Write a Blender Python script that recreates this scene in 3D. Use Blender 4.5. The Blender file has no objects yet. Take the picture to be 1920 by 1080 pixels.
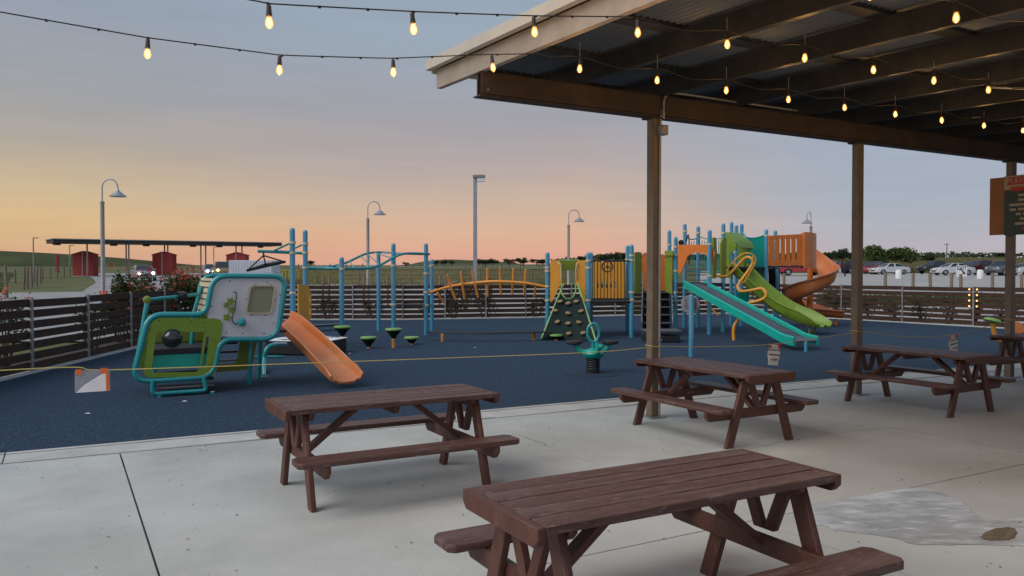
import bpy, bmesh, math, random
from mathutils import Vector, Matrix, Euler
random.seed(7)
R = math.radians
sc = bpy.context.scene
C = sc.collection

# ------------------------------------------------------------------ camera
F = 1503.5; PITCH = R(1.0656); HC = 1.80; YAW = R(29.3)   # YAW: patio axes against the view
cam = bpy.data.cameras.new('camera'); cam_o = bpy.data.objects.new('camera', cam); C.objects.link(cam_o)
cam_o.location = (0, 0, HC); cam_o.rotation_euler = (R(90) - PITCH, 0, 0)
cam.sensor_width = 36; cam.lens = 36 * F / 1920; cam.clip_start = .05; cam.clip_end = 6000
sc.camera = cam_o

# ------------------------------------------------------------------ colour helpers
def lin(c): return c / 12.92 if c <= .04045 else ((c + .055) / 1.055) ** 2.4
def H(hx, g=1.0):
    hx = hx.lstrip('#'); return tuple(min(.9, g * lin(int(hx[i:i+2], 16) / 255)) for i in (0, 2, 4))
def HS(hx, g=1.0):
    hx = hx.lstrip('#'); return tuple(g * lin(int(hx[i:i+2], 16) / 255) for i in (0, 2, 4)) + (1,)

# ------------------------------------------------------------------ world: dusk sky
SUN_AZ = R(-122)             # left of the view direction
w = bpy.data.worlds.new('World'); sc.world = w; w.use_nodes = True
nt = w.node_tree; N = nt.nodes; L = nt.links; N.clear()
def nd(t, **k):
    n = N.new(t)
    for a, b in k.items(): setattr(n, a, b)
    return n
out = nd('ShaderNodeOutputWorld'); bg = nd('ShaderNodeBackground'); L.new(bg.outputs[0], out.inputs[0])
tc = nd('ShaderNodeTexCoord')
def vmath(op, a=None, b=None):
    n = nd('ShaderNodeMath', operation=op)
    for i, v in enumerate((a, b)):
        if v is None: continue
        if isinstance(v, (int, float)): n.inputs[i].default_value = v
        else: L.new(v, n.inputs[i])
    return n.outputs[0]
sx = nd('ShaderNodeSeparateXYZ'); L.new(tc.outputs['Generated'], sx.inputs[0])
# soft streaks bend the elevation used for the colours, as thin cloud does
mp = nd('ShaderNodeMapping'); mp.inputs['Scale'].default_value = (1.6, 1.6, 11); mp.inputs['Rotation'].default_value = (0, R(4), 0)
L.new(tc.outputs['Generated'], mp.inputs[0])
nz = nd('ShaderNodeTexNoise'); nz.inputs['Scale'].default_value = 2.2; nz.inputs['Detail'].default_value = 5; nz.inputs['Roughness'].default_value = .52
L.new(mp.outputs[0], nz.inputs[0])
wob = vmath('MULTIPLY', vmath('SUBTRACT', nz.outputs[0], .5), .042)
elev = vmath('ADD', sx.outputs['Z'], wob)
pos = vmath('MULTIPLY', vmath('MAXIMUM', elev, 0.0), 1 / .5)        # 0..1 for sin(elev) 0..0.5
def ramp(stops):
    n = nd('ShaderNodeValToRGB'); cr = n.color_ramp; cr.interpolation = 'EASE' if False else 'LINEAR'
    while len(cr.elements) < len(stops): cr.elements.new(.5)
    for e, (p, c) in zip(cr.elements, stops): e.position = p; e.color = HS(c)
    L.new(pos, n.inputs[0]); return n.outputs[0]
def el(y): return (math.sin(math.atan((512 - y) / F))) / .5
rl = ramp([(0, '#d0a088'), (el(478), '#d8ab88'), (el(435), '#dcbc8d'), (el(385), '#d2bb96'), (el(315), '#b9ad9c'), (el(225), '#a3a4a7'), (el(70), '#98a2b0'), (.85, '#8d9eb4'), (1, '#889ab2')])
rc = ramp([(0, '#dba292'), (el(478), '#e1aa93'), (el(435), '#deb498'), (el(385), '#cfb5a1'), (el(315), '#b7aaa7'), (el(225), '#a4a3ab'), (el(70), '#9caab9'), (.85, '#90a2b9'), (1, '#889ab2')])
rr = ramp([(0, '#bfb0b6'), (el(478), '#bcb2b9'), (el(435), '#b2b4be'), (el(385), '#a9b2bf'), (el(315), '#a6b0c0'), (el(225), '#a2aec0'), (el(70), '#9caec4'), (.85, '#90a2b9'), (1, '#889ab2')])
at = nd('ShaderNodeMath', operation='ARCTAN2'); L.new(sx.outputs['X'], at.inputs[0]); L.new(sx.outputs['Y'], at.inputs[1])
def mrange(a, b):
    n = nd('ShaderNodeMapRange', interpolation_type='SMOOTHSTEP'); L.new(at.outputs[0], n.inputs[0])
    n.inputs[1].default_value = a; n.inputs[2].default_value = b; return n.outputs[0]
def mixc(f, a, b, mode='MIX'):
    n = nd('ShaderNodeMixRGB', blend_type=mode)
    for i, v in enumerate((f, a, b)):
        if isinstance(v, (int, float)): n.inputs[i].default_value = v
        elif isinstance(v, tuple): n.inputs[i].default_value = v
        else: L.new(v, n.inputs[i])
    return n.outputs[0]
c1 = mixc(mrange(R(-34), R(-4)), rl, rc)
c2 = mixc(mrange(R(3), R(25)), c1, rr)
c2 = mixc(mrange(R(-95), R(-150)), c2, rr)          # behind the viewer both sides meet in the same grey blue
# thin bright wisps near the horizon
mp2 = nd('ShaderNodeMapping'); mp2.inputs['Scale'].default_value = (1.2, 1.2, 16); L.new(tc.outputs['Generated'], mp2.inputs[0])
nz2 = nd('ShaderNodeTexNoise'); nz2.inputs['Scale'].default_value = 5; nz2.inputs['Detail'].default_value = 6; L.new(mp2.outputs[0], nz2.inputs[0])
gain = vmath('ADD', vmath('MULTIPLY', nz2.outputs[0], .14), .95)
c3 = mixc(1.0, c2, gain, 'MULTIPLY')
sky = nd('ShaderNodeTexSky', sky_type='NISHITA'); sky.sun_disc = False
sky.sun_elevation = R(2.0); sky.sun_rotation = SUN_AZ; sky.air_density = 1.2; sky.dust_density = 2.0
skys = mixc(1.0, sky.outputs[0], (.05, .05, .05, 1), 'MULTIPLY')
c4 = mixc(.03, c3, skys)
L.new(c4, bg.inputs[0]); bg.inputs[1].default_value = .76

sun = bpy.data.lights.new('sun', 'SUN'); sun.energy = 1.5; sun.angle = R(48); sun.color = (1.0, .95, .89)
sun_o = bpy.data.objects.new('sun', sun); C.objects.link(sun_o)
se = R(42)
sd = Vector((math.sin(SUN_AZ) * math.cos(se), math.cos(SUN_AZ) * math.cos(se), math.sin(se)))
sun_o.rotation_euler = sd.to_track_quat('Z', 'Y').to_euler()
vs = sc.view_settings; vs.view_transform = 'Standard'; vs.look = 'None'; vs.exposure = .38; vs.gamma = 1; vs.use_curve_mapping = False
sc.cycles.use_denoising = True; sc.cycles.max_bounces = 6; sc.cycles.transparent_max_bounces = 12
sc.cycles.sample_clamp_indirect = 4

# ------------------------------------------------------------------ coordinates
cy, sy = math.cos(YAW), math.sin(YAW)
def S(X, Y, z=0): return Vector((X * cy - Y * sy, X * sy + Y * cy, z))       # patio grid -> world
def ray(px, py):
    x = (px - 960) / F; y = -(py - 540) / F; c, s = math.cos(PITCH), math.sin(PITCH)
    return Vector((x, c + y * s, -s + y * c))
def pt(px, py, d): r = ray(px, py); return Vector((0, 0, HC)) + r * (d / r.y)   # a sight line at a known distance
def gz(px, py, z=0): r = ray(px, py); return Vector((0, 0, HC)) + r * ((z - HC) / r.z)
def sp(px, py, Y):                                                              # sight line on the patio-grid plane Y
    r = ray(px, py); n = Vector((-sy, cy, 0)); return Vector((0, 0, HC)) + r * (Y / r.dot(n))
TP = [(-60, -.12), (33, -.12), (60, .75), (95, 1.5), (120, 1.75), (200, 2.9), (300, 4.4), (600, 7.7), (1500, 15), (3000, 24)]
def T(d):
    if d <= TP[0][0]: return TP[0][1]
    for (a, za), (b, zb) in zip(TP, TP[1:]):
        if d <= b: return za + (zb - za) * (d - a) / (b - a)
    return TP[-1][1]

# ------------------------------------------------------------------ materials
MATS = {}
def mat(name, col, rough=.6, metal=0.0, var=.12, scale=6.0, bump=0.0, bscale=40.0, stretch=(1, 1, 1), spec=.5, coord='Object', dirt=None, dirt_amt=.3, coat=0.0):
    m = bpy.data.materials.new(name); m.use_nodes = True; t = m.node_tree; n = t.nodes; b = n['Principled BSDF']
    b.inputs['Roughness'].default_value = rough; b.inputs['Metallic'].default_value = metal
    b.inputs['Specular IOR Level'].default_value = spec; b.inputs['Coat Weight'].default_value = coat
    tcn = n.new('ShaderNodeTexCoord'); mpn = n.new('ShaderNodeMapping'); mpn.inputs['Scale'].default_value = stretch
    t.links.new(tcn.outputs[coord], mpn.inputs[0])
    ns = n.new('ShaderNodeTexNoise'); ns.inputs['Scale'].default_value = scale; ns.inputs['Detail'].default_value = 6; ns.inputs['Roughness'].default_value = .6
    t.links.new(mpn.outputs[0], ns.inputs[0])
    r = n.new('ShaderNodeValToRGB'); a = r.color_ramp.elements
    a[0].position = .3; a[1].position = .7
    a[0].color = tuple(c * (1 - var) for c in col) + (1,); a[1].color = tuple(min(1, c * (1 + var)) for c in col) + (1,)
    t.links.new(ns.outputs[0], r.inputs[0]); last = r.outputs[0]
    if dirt:
        n2 = n.new('ShaderNodeTexNoise'); n2.inputs['Scale'].default_value = scale * .35; n2.inputs['Detail'].default_value = 8; n2.inputs['Roughness'].default_value = .7
        t.links.new(mpn.outputs[0], n2.inputs[0])
        r2 = n.new('ShaderNodeValToRGB'); r2.color_ramp.elements[0].position = .48; r2.color_ramp.elements[1].position = .72
        r2.color_ramp.elements[1].color = (dirt_amt,) * 3 + (1,)
        t.links.new(n2.outputs[0], r2.inputs[0])
        mx = n.new('ShaderNodeMixRGB'); mx.inputs[2].default_value = tuple(dirt) + (1,)
        t.links.new(r2.outputs[0], mx.inputs[0]); t.links.new(last, mx.inputs[1]); last = mx.outputs[0]
    t.links.new(last, b.inputs['Base Color'])
    if bump:
        n3 = n.new('ShaderNodeTexNoise'); n3.inputs['Scale'].default_value = bscale; n3.inputs['Detail'].default_value = 4
        t.links.new(mpn.outputs[0], n3.inputs[0]); bp = n.new('ShaderNodeBump'); bp.inputs['Strength'].default_value = bump; bp.inputs['Distance'].default_value = .02
        t.links.new(n3.outputs[0], bp.inputs['Height']); t.links.new(bp.outputs[0], b.inputs['Normal'])
    # a little roughness variation keeps paint from looking like plastic
    mr = n.new('ShaderNodeMapRange'); mr.inputs[3].default_value = max(.05, rough - .1); mr.inputs[4].default_value = min(1, rough + .12)
    t.links.new(ns.outputs[0], mr.inputs[0]); t.links.new(mr.outputs[0], b.inputs['Roughness'])
    MATS[name] = m; return m
def emit(name, col, st):
    m = bpy.data.materials.new(name); m.use_nodes = True; t = m.node_tree; t.nodes.clear()
    o = t.nodes.new('ShaderNodeOutputMaterial'); e = t.nodes.new('ShaderNodeEmission'); e.inputs[0].default_value = col + (1,); e.inputs[1].default_value = st
    t.links.new(e.outputs[0], o.inputs[0]); MATS[name] = m; return m

mat('concrete', (.50, .515, .49), .8, var=.12, scale=.9, bump=.15, bscale=70, dirt=(.30, .30, .275), dirt_amt=.6, coord='Object')
def concrete_detail(m):
    t = m.node_tree; n = t.nodes; b = n['Principled BSDF']; src = b.inputs['Base Color'].links[0].from_socket; tcn = n.new('ShaderNodeTexCoord')
    def layer(src, scale, lo, hi, col, amt, stretch=(1, 1, 1), detail=8, kind='noise'):
        mp = n.new('ShaderNodeMapping'); mp.inputs['Scale'].default_value = stretch; t.links.new(tcn.outputs['Object'], mp.inputs[0])
        ns = n.new('ShaderNodeTexNoise'); ns.inputs['Scale'].default_value = scale; ns.inputs['Detail'].default_value = detail; ns.inputs['Roughness'].default_value = .65; t.links.new(mp.outputs[0], ns.inputs[0])
        r = n.new('ShaderNodeMapRange'); r.inputs[1].default_value = lo; r.inputs[2].default_value = hi; r.inputs[4].default_value = amt; t.links.new(ns.outputs[0], r.inputs[0])
        x = n.new('ShaderNodeMixRGB'); t.links.new(r.outputs[0], x.inputs[0]); t.links.new(src, x.inputs[1]); x.inputs[2].default_value = col + (1,); return x.outputs[0]
    o = layer(src, 38, .56, .72, (.36, .35, .33), .55); o = layer(o, .33, .48, .70, (.36, .35, .32), .55); o = layer(o, 3.2, .60, .74, (.58, .58, .56), .5, (1, 7, 1)); o = layer(o, 6.5, .68, .74, (.22, .21, .19), .55)
    t.links.new(o, b.inputs['Base Color'])
concrete_detail(MATS['concrete'])
def add_layers(m, layers):
    t = m.node_tree; n = t.nodes; b = n['Principled BSDF']; src = b.inputs['Base Color'].links[0].from_socket; tcn = n.new('ShaderNodeTexCoord')
    for scale, lo, hi, col, amt, stretch in layers:
        mp = n.new('ShaderNodeMapping'); mp.inputs['Scale'].default_value = stretch; t.links.new(tcn.outputs['Object'], mp.inputs[0])
        ns = n.new('ShaderNodeTexNoise'); ns.inputs['Scale'].default_value = scale; ns.inputs['Detail'].default_value = 8; ns.inputs['Roughness'].default_value = .68; t.links.new(mp.outputs[0], ns.inputs[0])
        r = n.new('ShaderNodeMapRange'); r.inputs[1].default_value = lo; r.inputs[2].default_value = hi; r.inputs[4].default_value = amt; t.links.new(ns.outputs[0], r.inputs[0])
        x = n.new('ShaderNodeMixRGB'); t.links.new(r.outputs[0], x.inputs[0]); t.links.new(src, x.inputs[1]); x.inputs[2].default_value = col + (1,); src = x.outputs[0]
    t.links.new(src, b.inputs['Base Color'])
mat('kerb', (.52, .52, .49), .85, var=.1, scale=3, bump=.25, bscale=60, dirt=(.3, .29, .27), dirt_amt=.5)
mat('rubber', (.029, .055, .092), .85, var=.85, scale=26, bump=.9, bscale=60, spec=.2, dirt=(.036, .062, .098), dirt_amt=.9)
mat('damp', (.33, .33, .31), .3, var=.22, scale=2.2, bump=.1, bscale=14, stretch=(1, 1.8, 1), dirt=(.40, .41, .41), dirt_amt=.8, spec=.5)
mat('wood', (.092, .038, .027), .5, var=.28, scale=5, stretch=(1, 9, 9), bump=.3, bscale=14, dirt=(.20, .14, .125), dirt_amt=.6)
mat('wood_leg', (.105, .037, .024), .55, var=.25, scale=6, stretch=(3, 3, 1), bump=.2, bscale=20, dirt=(.12, .08, .07), dirt_amt=.3)
mat('fence_wood', (.060, .034, .024), .8, var=.35, scale=3, stretch=(1, 6, 6), bump=.3, bscale=16, dirt=(.10, .068, .055), dirt_amt=.5, spec=.25)
mat('galv', (.36, .37, .38), .45, .6, var=.2, scale=12, dirt=(.2, .19, .18), dirt_amt=.4)
mat('steel_brown', (.215, .17, .125), .5, .25, var=.2, scale=5, bump=.05, dirt=(.22, .13, .08), dirt_amt=.5)
mat('beam', (.055, .038, .029), .6, .15, var=.22, scale=3, dirt=(.17, .09, .06), dirt_amt=.5)
mat('purlin', (.028, .032, .037), .5, .25, var=.2, scale=4, dirt=(.08, .075, .07), dirt_amt=.5)
mat('sheet', (.10, .118, .135), .45, .3, var=.12, scale=3, dirt=(.06, .07, .08), dirt_amt=.6)
mat('fascia', (.40, .335, .27), .6, .1, var=.12, scale=4, dirt=(.30, .22, .16), dirt_amt=.5, stretch=(3, 1, 1))
mat('trim', (.62, .55, .46), .55, .0, var=.06, scale=3, dirt=(.45, .38, .3), dirt_amt=.4)
mat('teal', H('#1d8f93', 1.15), .25, var=.08, scale=5, coat=.6)
mat('teal_slide', H('#12a695', 1.1), .35, var=.07, scale=3, dirt=H('#2d8f88'), dirt_amt=.4)
mat('blue_post', H('#458fae', 1.1), .24, var=.07, scale=4, coat=.7, dirt=H('#5f94a5'), dirt_amt=.3)
mat('lime', H('#7b9a30', .95), .42, var=.1, scale=4, dirt=H('#8a9a3c'), dirt_amt=.5)
mat('olive', H('#7d8f2e', .95), .45, var=.1, scale=4, dirt=H('#69782a'), dirt_amt=.4)
mat('pale_green', H('#86b35e', 1.0), .4, var=.08, scale=5)
mat('orange_slide', H('#cf763c', 1.0), .3, var=.1, scale=2.5, dirt=H('#cc9670'), dirt_amt=.7, coat=.15)
mat('orange', H('#e07a2a', 1.0), .4, var=.08, scale=4, dirt=H('#c96a34'), dirt_amt=.4)
mat('rib_orange', H('#f0953c', 1.15), .35, var=.06, scale=4)
mat('amber', H('#e09a34', 1.08), .4, var=.08, scale=4, dirt=H('#c99a3c'), dirt_amt=.4)
mat('white_panel', H('#d9d9e0', .95), .42, var=.04, scale=3, dirt=H('#b5b2b4'), dirt_amt=.35)
mat('pane', H('#97987c', .9), .25, var=.08, scale=3)
mat('cream', H('#cdbfa0', 1.0), .5, var=.08, scale=5, dirt=H('#a38b6a'), dirt_amt=.4)
mat('clamp', H('#d9cfb0', 1.0), .45, .3, var=.08, scale=10)
mat('black', (.012, .012, .014), .5, var=.3, scale=8)
mat('dark_rubber', (.03, .031, .034), .7, var=.3, scale=20, bump=.2)
mat('grip', (.10, .10, .11), .65, var=.25, scale=30, bump=.3)
mat('dark_green', (.008, .022, .021), .6, spec=.15, var=.3, scale=5, bump=.15, bscale=12)
mat('tan_hold', H('#a88a5c', .9), .6, var=.15, scale=20)
mat('grey_bar', H('#8f9498', .8), .5, .5, var=.15, scale=10)
mat('roller', (.20, .215, .23), .35, .7, var=.2, scale=10)
mat('pod_stem', H('#c98a46', 1.0), .5, var=.15, scale=8)
mat('rope', H('#d2c070', .9), .7, var=.15, scale=30)
mat('paper', (.84, .84, .85), .7, var=.05, scale=6)
mat('tape', H('#e06a2c', 1.1), .5, var=.1, scale=10)
mat('tape_red', H('#c4402c', 1.0), .5, var=.1, scale=10)
mat('ink', (.03, .03, .035), .6, var=.1)
mat('red_paint', (.33, .026, .022), .6, var=.2, scale=2, dirt=(.16, .02, .017), dirt_amt=.5, stretch=(6, 6, .6))
mat('lamp_metal', (.40, .41, .43), .45, .5, var=.12, scale=5)
mat('pole_metal', (.34, .31, .30), .5, .4, var=.15, scale=5)
mat('dark_metal', (.06, .055, .05), .55, .3, var=.2, scale=4)
mat('grass', (.10, .115, .042), .9, var=.35, scale=.12, bump=.4, bscale=3, dirt=(.21, .185, .085), dirt_amt=.9, spec=.2)
mat('hill', (.06, .072, .028), .95, var=.3, scale=.05, bump=.3, bscale=1, dirt=(.10, .092, .045), dirt_amt=.8, spec=.1)
mat('gravel', (.34, .335, .325), .9, var=.12, scale=.5, bump=.3, bscale=20, dirt=(.26, .25, .235), dirt_amt=.7, spec=.2)
mat('lot', (.42, .40, .375), .9, var=.1, scale=.4, bump=.2, bscale=20, dirt=(.33, .31, .28), dirt_amt=.6, spec=.2)
mat('mulch', (.05, .04, .032), .95, var=.5, scale=8, bump=.7, bscale=20)
mat('leaf', (.034, .056, .021), .6, var=.4, scale=.8, spec=.2)
mat('leaf_light', (.075, .10, .03), .6, var=.4, scale=1.5, spec=.2)
mat('dry_grass', (.21, .19, .085), .8, var=.4, scale=.6, spec=.1)
mat('bark', (.06, .045, .035), .9, var=.3, scale=6)
mat('flower', (.60, .095, .055), .6, var=.3, scale=6)
mat('post_wood', (.20, .155, .11), .85, var=.25, scale=4, stretch=(4, 4, .6), bump=.3)
mat('yellow_rail', H('#b9a53c', .9), .6, var=.15, scale=5)
mat('car_white', (.62, .63, .65), .3, var=.03, coat=.5); mat('car_silver', (.38, .39, .41), .3, .4, var=.03, coat=.5)
mat('car_red', (.35, .02, .025), .3, var=.05, coat=.5); mat('car_maroon', (.09, .012, .016), .3, var=.05, coat=.5)
mat('car_black', (.012, .012, .013), .3, var=.1, coat=.5); mat('car_blue', (.03, .045, .08), .3, var=.05, coat=.5)
mat('car_grey', (.10, .105, .115), .3, .2, var=.05, coat=.5); mat('car_tan', (.22, .16, .09), .35, var=.05, coat=.5)
mat('glass', (.02, .024, .028), .1, var=.05, spec=.8)
mat('tyre', (.018, .018, .018), .8, var=.2)
mat('rim', (.4, .4, .41), .35, .8, var=.1)
mat('container', (.55, .57, .62), .6, var=.06, scale=2, dirt=(.42, .42, .45), dirt_amt=.5)
mat('sign_green', H('#4c5a4a', .8), .55, var=.08, scale=6)
mat('sign_back', H('#b8753a', .85), .55, var=.1, scale=4, dirt=H('#96602f'), dirt_amt=.4)
mat('sign_cream', H('#cbb596', .9), .6, var=.06)
mat('disc', H('#a5a2a6', .9), .5, var=.06, scale=8)
mat('skin', (.30, .17, .12), .5, var=.05); mat('shirt_red', (.30, .05, .06), .8, var=.1); mat('shirt_white', (.6, .6, .62), .8, var=.06)
mat('trousers', (.03, .035, .05), .8, var=.1); mat('hair', (.02, .014, .01), .7, var=.1)
mat('cable', (.012, .012, .013), .5, var=.1); mat('socket', (.045, .026, .022), .5, var=.15)
mat('stain', (.15, .115, .075), .8, var=.5, scale=25, bump=.25, bscale=40)
mat('petal', (.30, .03, .05), .7, var=.3)
emit('bulb_core', (1.0, .58, .17), 4.0)
emit('headlight', (1.0, .95, .9), 14.0); emit('amber_light', (1.0, .55, .15), 9.0); emit('fence_lamp', (1.0, .5, .2), 2.0); emit('lamp_glow', (1.0, .96, .9), 1.2)
m = bpy.data.materials.new('bulb_glass'); m.use_nodes = True; t = m.node_tree; t.nodes.clear()
o = t.nodes.new('ShaderNodeOutputMaterial'); mxs = t.nodes.new('ShaderNodeMixShader'); tr = t.nodes.new('ShaderNodeBsdfTransparent'); gl = t.nodes.new('ShaderNodeBsdfGlossy')
tr.inputs[0].default_value = (1, .90, .70, 1); gl.inputs[1].default_value = .08; mxs.inputs[0].default_value = .06
em = t.nodes.new('ShaderNodeEmission'); em.inputs[0].default_value = (1, .48, .10, 1); em.inputs[1].default_value = .40; ad = t.nodes.new('ShaderNodeAddShader')
t.links.new(tr.outputs[0], mxs.inputs[1]); t.links.new(gl.outputs[0], mxs.inputs[2]); t.links.new(mxs.outputs[0], ad.inputs[0]); t.links.new(em.outputs[0], ad.inputs[1]); t.links.new(ad.outputs[0], o.inputs[0]); MATS['bulb_glass'] = m
m = bpy.data.materials.new('clear_plastic'); m.use_nodes = True; t = m.node_tree; t.nodes.clear()
o = t.nodes.new('ShaderNodeOutputMaterial'); mxs = t.nodes.new('ShaderNodeMixShader'); tr = t.nodes.new('ShaderNodeBsdfTransparent'); gl = t.nodes.new('ShaderNodeBsdfPrincipled')
gl.inputs['Base Color'].default_value = (.55, .56, .6, 1); gl.inputs['Roughness'].default_value = .25; mxs.inputs[0].default_value = .35
t.links.new(tr.outputs[0], mxs.inputs[1]); t.links.new(gl.outputs[0], mxs.inputs[2]); t.links.new(mxs.outputs[0], o.inputs[0]); MATS['clear_plastic'] = m

add_layers(MATS['wood'], [(9, .57, .66, (.27, .19, .175), .65, (1, 5, 5)), (4, .55, .75, (.045, .022, .02), .6, (1, 10, 10)), (30, .62, .70, (.32, .24, .22), .5, (1, 3, 3))])
add_layers(MATS['wood_leg'], [(10, .58, .70, (.20, .11, .09), .5, (2, 2, 1))])
add_layers(MATS['damp'], [(1.2, .45, .62, (.66, .70, .74), .9, (1, 2.2, 1)), (4.5, .52, .70, (.80, .83, .86), .7, (1, 2.6, 1)), (2.6, .56, .68, (.27, .26, .23), .75, (1, 1.5, 1))])  # pale streaks: foam, and wet reflection painted into the colour
add_layers(MATS['rubber'], [(12, .52, .66, (.070, .105, .155), .7, (1, 1, 1)), (16, .56, .68, (.012, .022, .040), .7, (1, 1, 1)), (.5, .5, .7, (.034, .055, .078), .5, (1, 1, 1))])

# ------------------------------------------------------------------ mesh building
class MB:
    def __init__(s): s.v = []; s.f = []
    def add(s, vs, fs):
        o = len(s.v); s.v += [Vector(v) for v in vs]; s.f += [tuple(i + o for i in f) for f in fs]; return s
    def obox(s, c, ex, ey, ez):            # centre and three half vectors
        c, ex, ey, ez = map(Vector, (c, ex, ey, ez))
        vs = [c + ex * a + ey * b + ez * d for d in (-1, 1) for b in (-1, 1) for a in (-1, 1)]
        return s.add(vs, [(0, 2, 3, 1), (4, 5, 7, 6), (0, 1, 5, 4), (2, 6, 7, 3), (0, 4, 6, 2), (1, 3, 7, 5)])
    def box(s, lo, hi):
        lo, hi = Vector(lo), Vector(hi); h = (hi - lo) / 2
        return s.obox((lo + hi) / 2, (h.x, 0, 0), (0, h.y, 0), (0, 0, h.z))
    def bar(s, a, b, w, h, up=(0, 0, 1)):  # rectangular bar from a to b
        a, b = Vector(a), Vector(b); d = (b - a); x = d.normalized(); upv = Vector(up)
        y = upv.cross(x)
        if y.length < 1e-4: y = Vector((1, 0, 0)).cross(x)
        y.normalize(); z = x.cross(y)
        return s.obox((a + b) / 2, d / 2, y * w / 2, z * h / 2)
    def tube(s, pts, r, n=10, closed=False, caps=True):
        P = [Vector(p) for p in pts]; k = len(P); rr = r if isinstance(r, (list, tuple)) else [r] * k
        tang = []
        for i in range(k):
            if closed: tv = P[(i + 1) % k] - P[i - 1]
            else: tv = P[min(i + 1, k - 1)] - P[max(i - 1, 0)]
            tang.append(tv.normalized() if tv.length > 1e-9 else Vector((0, 0, 1)))
        u = tang[0].orthogonal().normalized(); vs = []
        for i in range(k):
            tv = tang[i]; u = (u - tv * u.dot(tv))
            u = u.normalized() if u.length > 1e-6 else tv.orthogonal().normalized()
            v2 = tv.cross(u)
            for j in range(n):
                a = 2 * math.pi * j / n; vs.append(P[i] + (u * math.cos(a) + v2 * math.sin(a)) * rr[i])
        fs = []; m = k if closed else k - 1
        for i in range(m):
            i2 = (i + 1) % k
            for j in range(n):
                j2 = (j + 1) % n; fs.append((i * n + j, i * n + j2, i2 * n + j2, i2 * n + j))
        if caps and not closed: fs += [tuple(range(n))[::-1], tuple((k - 1) * n + j for j in range(n))]
        return s.add(vs, fs)
    def lathe(s, c, prof, n=16, ax=(0, 0, 1)):   # prof: (radius, height) along ax
        c = Vector(c); ax = Vector(ax).normalized(); u = ax.orthogonal().normalized(); v2 = ax.cross(u); vs = []; fs = []
        for r, h in prof:
            for j in range(n):
                a = 2 * math.pi * j / n; vs.append(c + ax * h + (u * math.cos(a) + v2 * math.sin(a)) * max(r, 1e-4))
        k = len(prof)
        for i in range(k - 1):
            for j in range(n):
                j2 = (j + 1) % n; fs.append((i * n + j, i * n + j2, (i + 1) * n + j2, (i + 1) * n + j))
        fs += [tuple(range(n))[::-1], tuple((k - 1) * n + j for j in range(n))]
        return s.add(vs, fs)
    def sheet(s, rows, closed=False):            # grid of points
        k = len(rows); n = len(rows[0]); vs = [p for r in rows for p in r]; fs = []
        for i in range(k - 1):
            for j in range(n if closed else n - 1):
                j2 = (j + 1) % n; fs.append((i * n + j, i * n + j2, (i + 1) * n + j2, (i + 1) * n + j))
        return s.add(vs, fs)
    def solid(s, rows, th):                      # thick sheet: rows offset along normals
        k = len(rows); n = len(rows[0]); rows = [[Vector(p) for p in r] for r in rows]; back = []
        for i in range(k):
            b = []
            for j in range(n):
                du = rows[min(i + 1, k - 1)][j] - rows[max(i - 1, 0)][j]; dv = rows[i][min(j + 1, n - 1)] - rows[i][max(j - 1, 0)]
                nn = du.cross(dv); nn = nn.normalized() if nn.length > 1e-9 else Vector((0, 0, 1)); b.append(rows[i][j] - nn * th)
            back.append(b)
        vs = [p for r in rows for p in r] + [p for r in back for p in r]; o = k * n; fs = []
        for i in range(k - 1):
            for j in range(n - 1):
                a, b, c2, d = i * n + j, i * n + j + 1, (i + 1) * n + j + 1, (i + 1) * n + j
                fs.append((a, b, c2, d)); fs.append((o + d, o + c2, o + b, o + a))
        for i in range(k - 1):
            for j in (0, n - 1):
                a, d = i * n + j, (i + 1) * n + j; fs.append((a, d, o + d, o + a) if j == 0 else (d, a, o + a, o + d))
        for i in (0, k - 1):
            for j in range(n - 1):
                a, b = i * n + j, i * n + j + 1; fs.append((b, a, o + a, o + b) if i == 0 else (a, b, o + b, o + a))
        return s.add(vs, fs)
    def panel(s, outline, holes, o, ex, ey, th):  # flat board with holes; outline in 2D along ex, ey from o
        o, ex, ey = Vector(o), Vector(ex), Vector(ey); nrm = ex.cross(ey).normalized(); bm = bmesh.new(); edges = []
        for loop in [outline] + list(holes):
            vs = [bm.verts.new((p[0], p[1], 0)) for p in loop]
            edges += [bm.edges.new((vs[i], vs[(i + 1) % len(vs)])) for i in range(len(vs))]
        bmesh.ops.triangle_fill(bm, use_beauty=True, use_dissolve=False, edges=edges)
        bmesh.ops.recalc_face_normals(bm, faces=bm.faces)
        r = bmesh.ops.extrude_face_region(bm, geom=list(bm.faces))
        for g in r['geom']:
            if isinstance(g, bmesh.types.BMVert): g.co.z = th
        bmesh.ops.recalc_face_normals(bm, faces=bm.faces); bm.verts.index_update()
        s.add([o + ex * v.co.x + ey * v.co.y + nrm * (v.co.z - th / 2) for v in bm.verts], [tuple(v.index for v in f.verts) for f in bm.faces])
        bm.free(); return s
    def mesh(s, name, m, smooth=True, bevel=0.0, inv=None):
        me = bpy.data.meshes.new(name)
        me.from_pydata([tuple(inv @ v) if inv else tuple(v) for v in s.v], [], s.f)
        bm = bmesh.new(); bm.from_mesh(me); bmesh.ops.recalc_face_normals(bm, faces=bm.faces)
        if bevel:
            ed = [e for e in bm.edges if len(e.link_faces) == 2 and e.calc_face_angle(0) > .6]
            bmesh.ops.bevel(bm, geom=ed, offset=bevel, segments=1, affect='EDGES', profile=.5)
        bm.to_mesh(me); bm.free()
        me.materials.append(MATS[m] if isinstance(m, str) else m)
        if smooth:
            me.polygons.foreach_set('use_smooth', [True] * len(me.polygons)); me.set_sharp_from_angle(angle=R(38))
        return me
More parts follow.
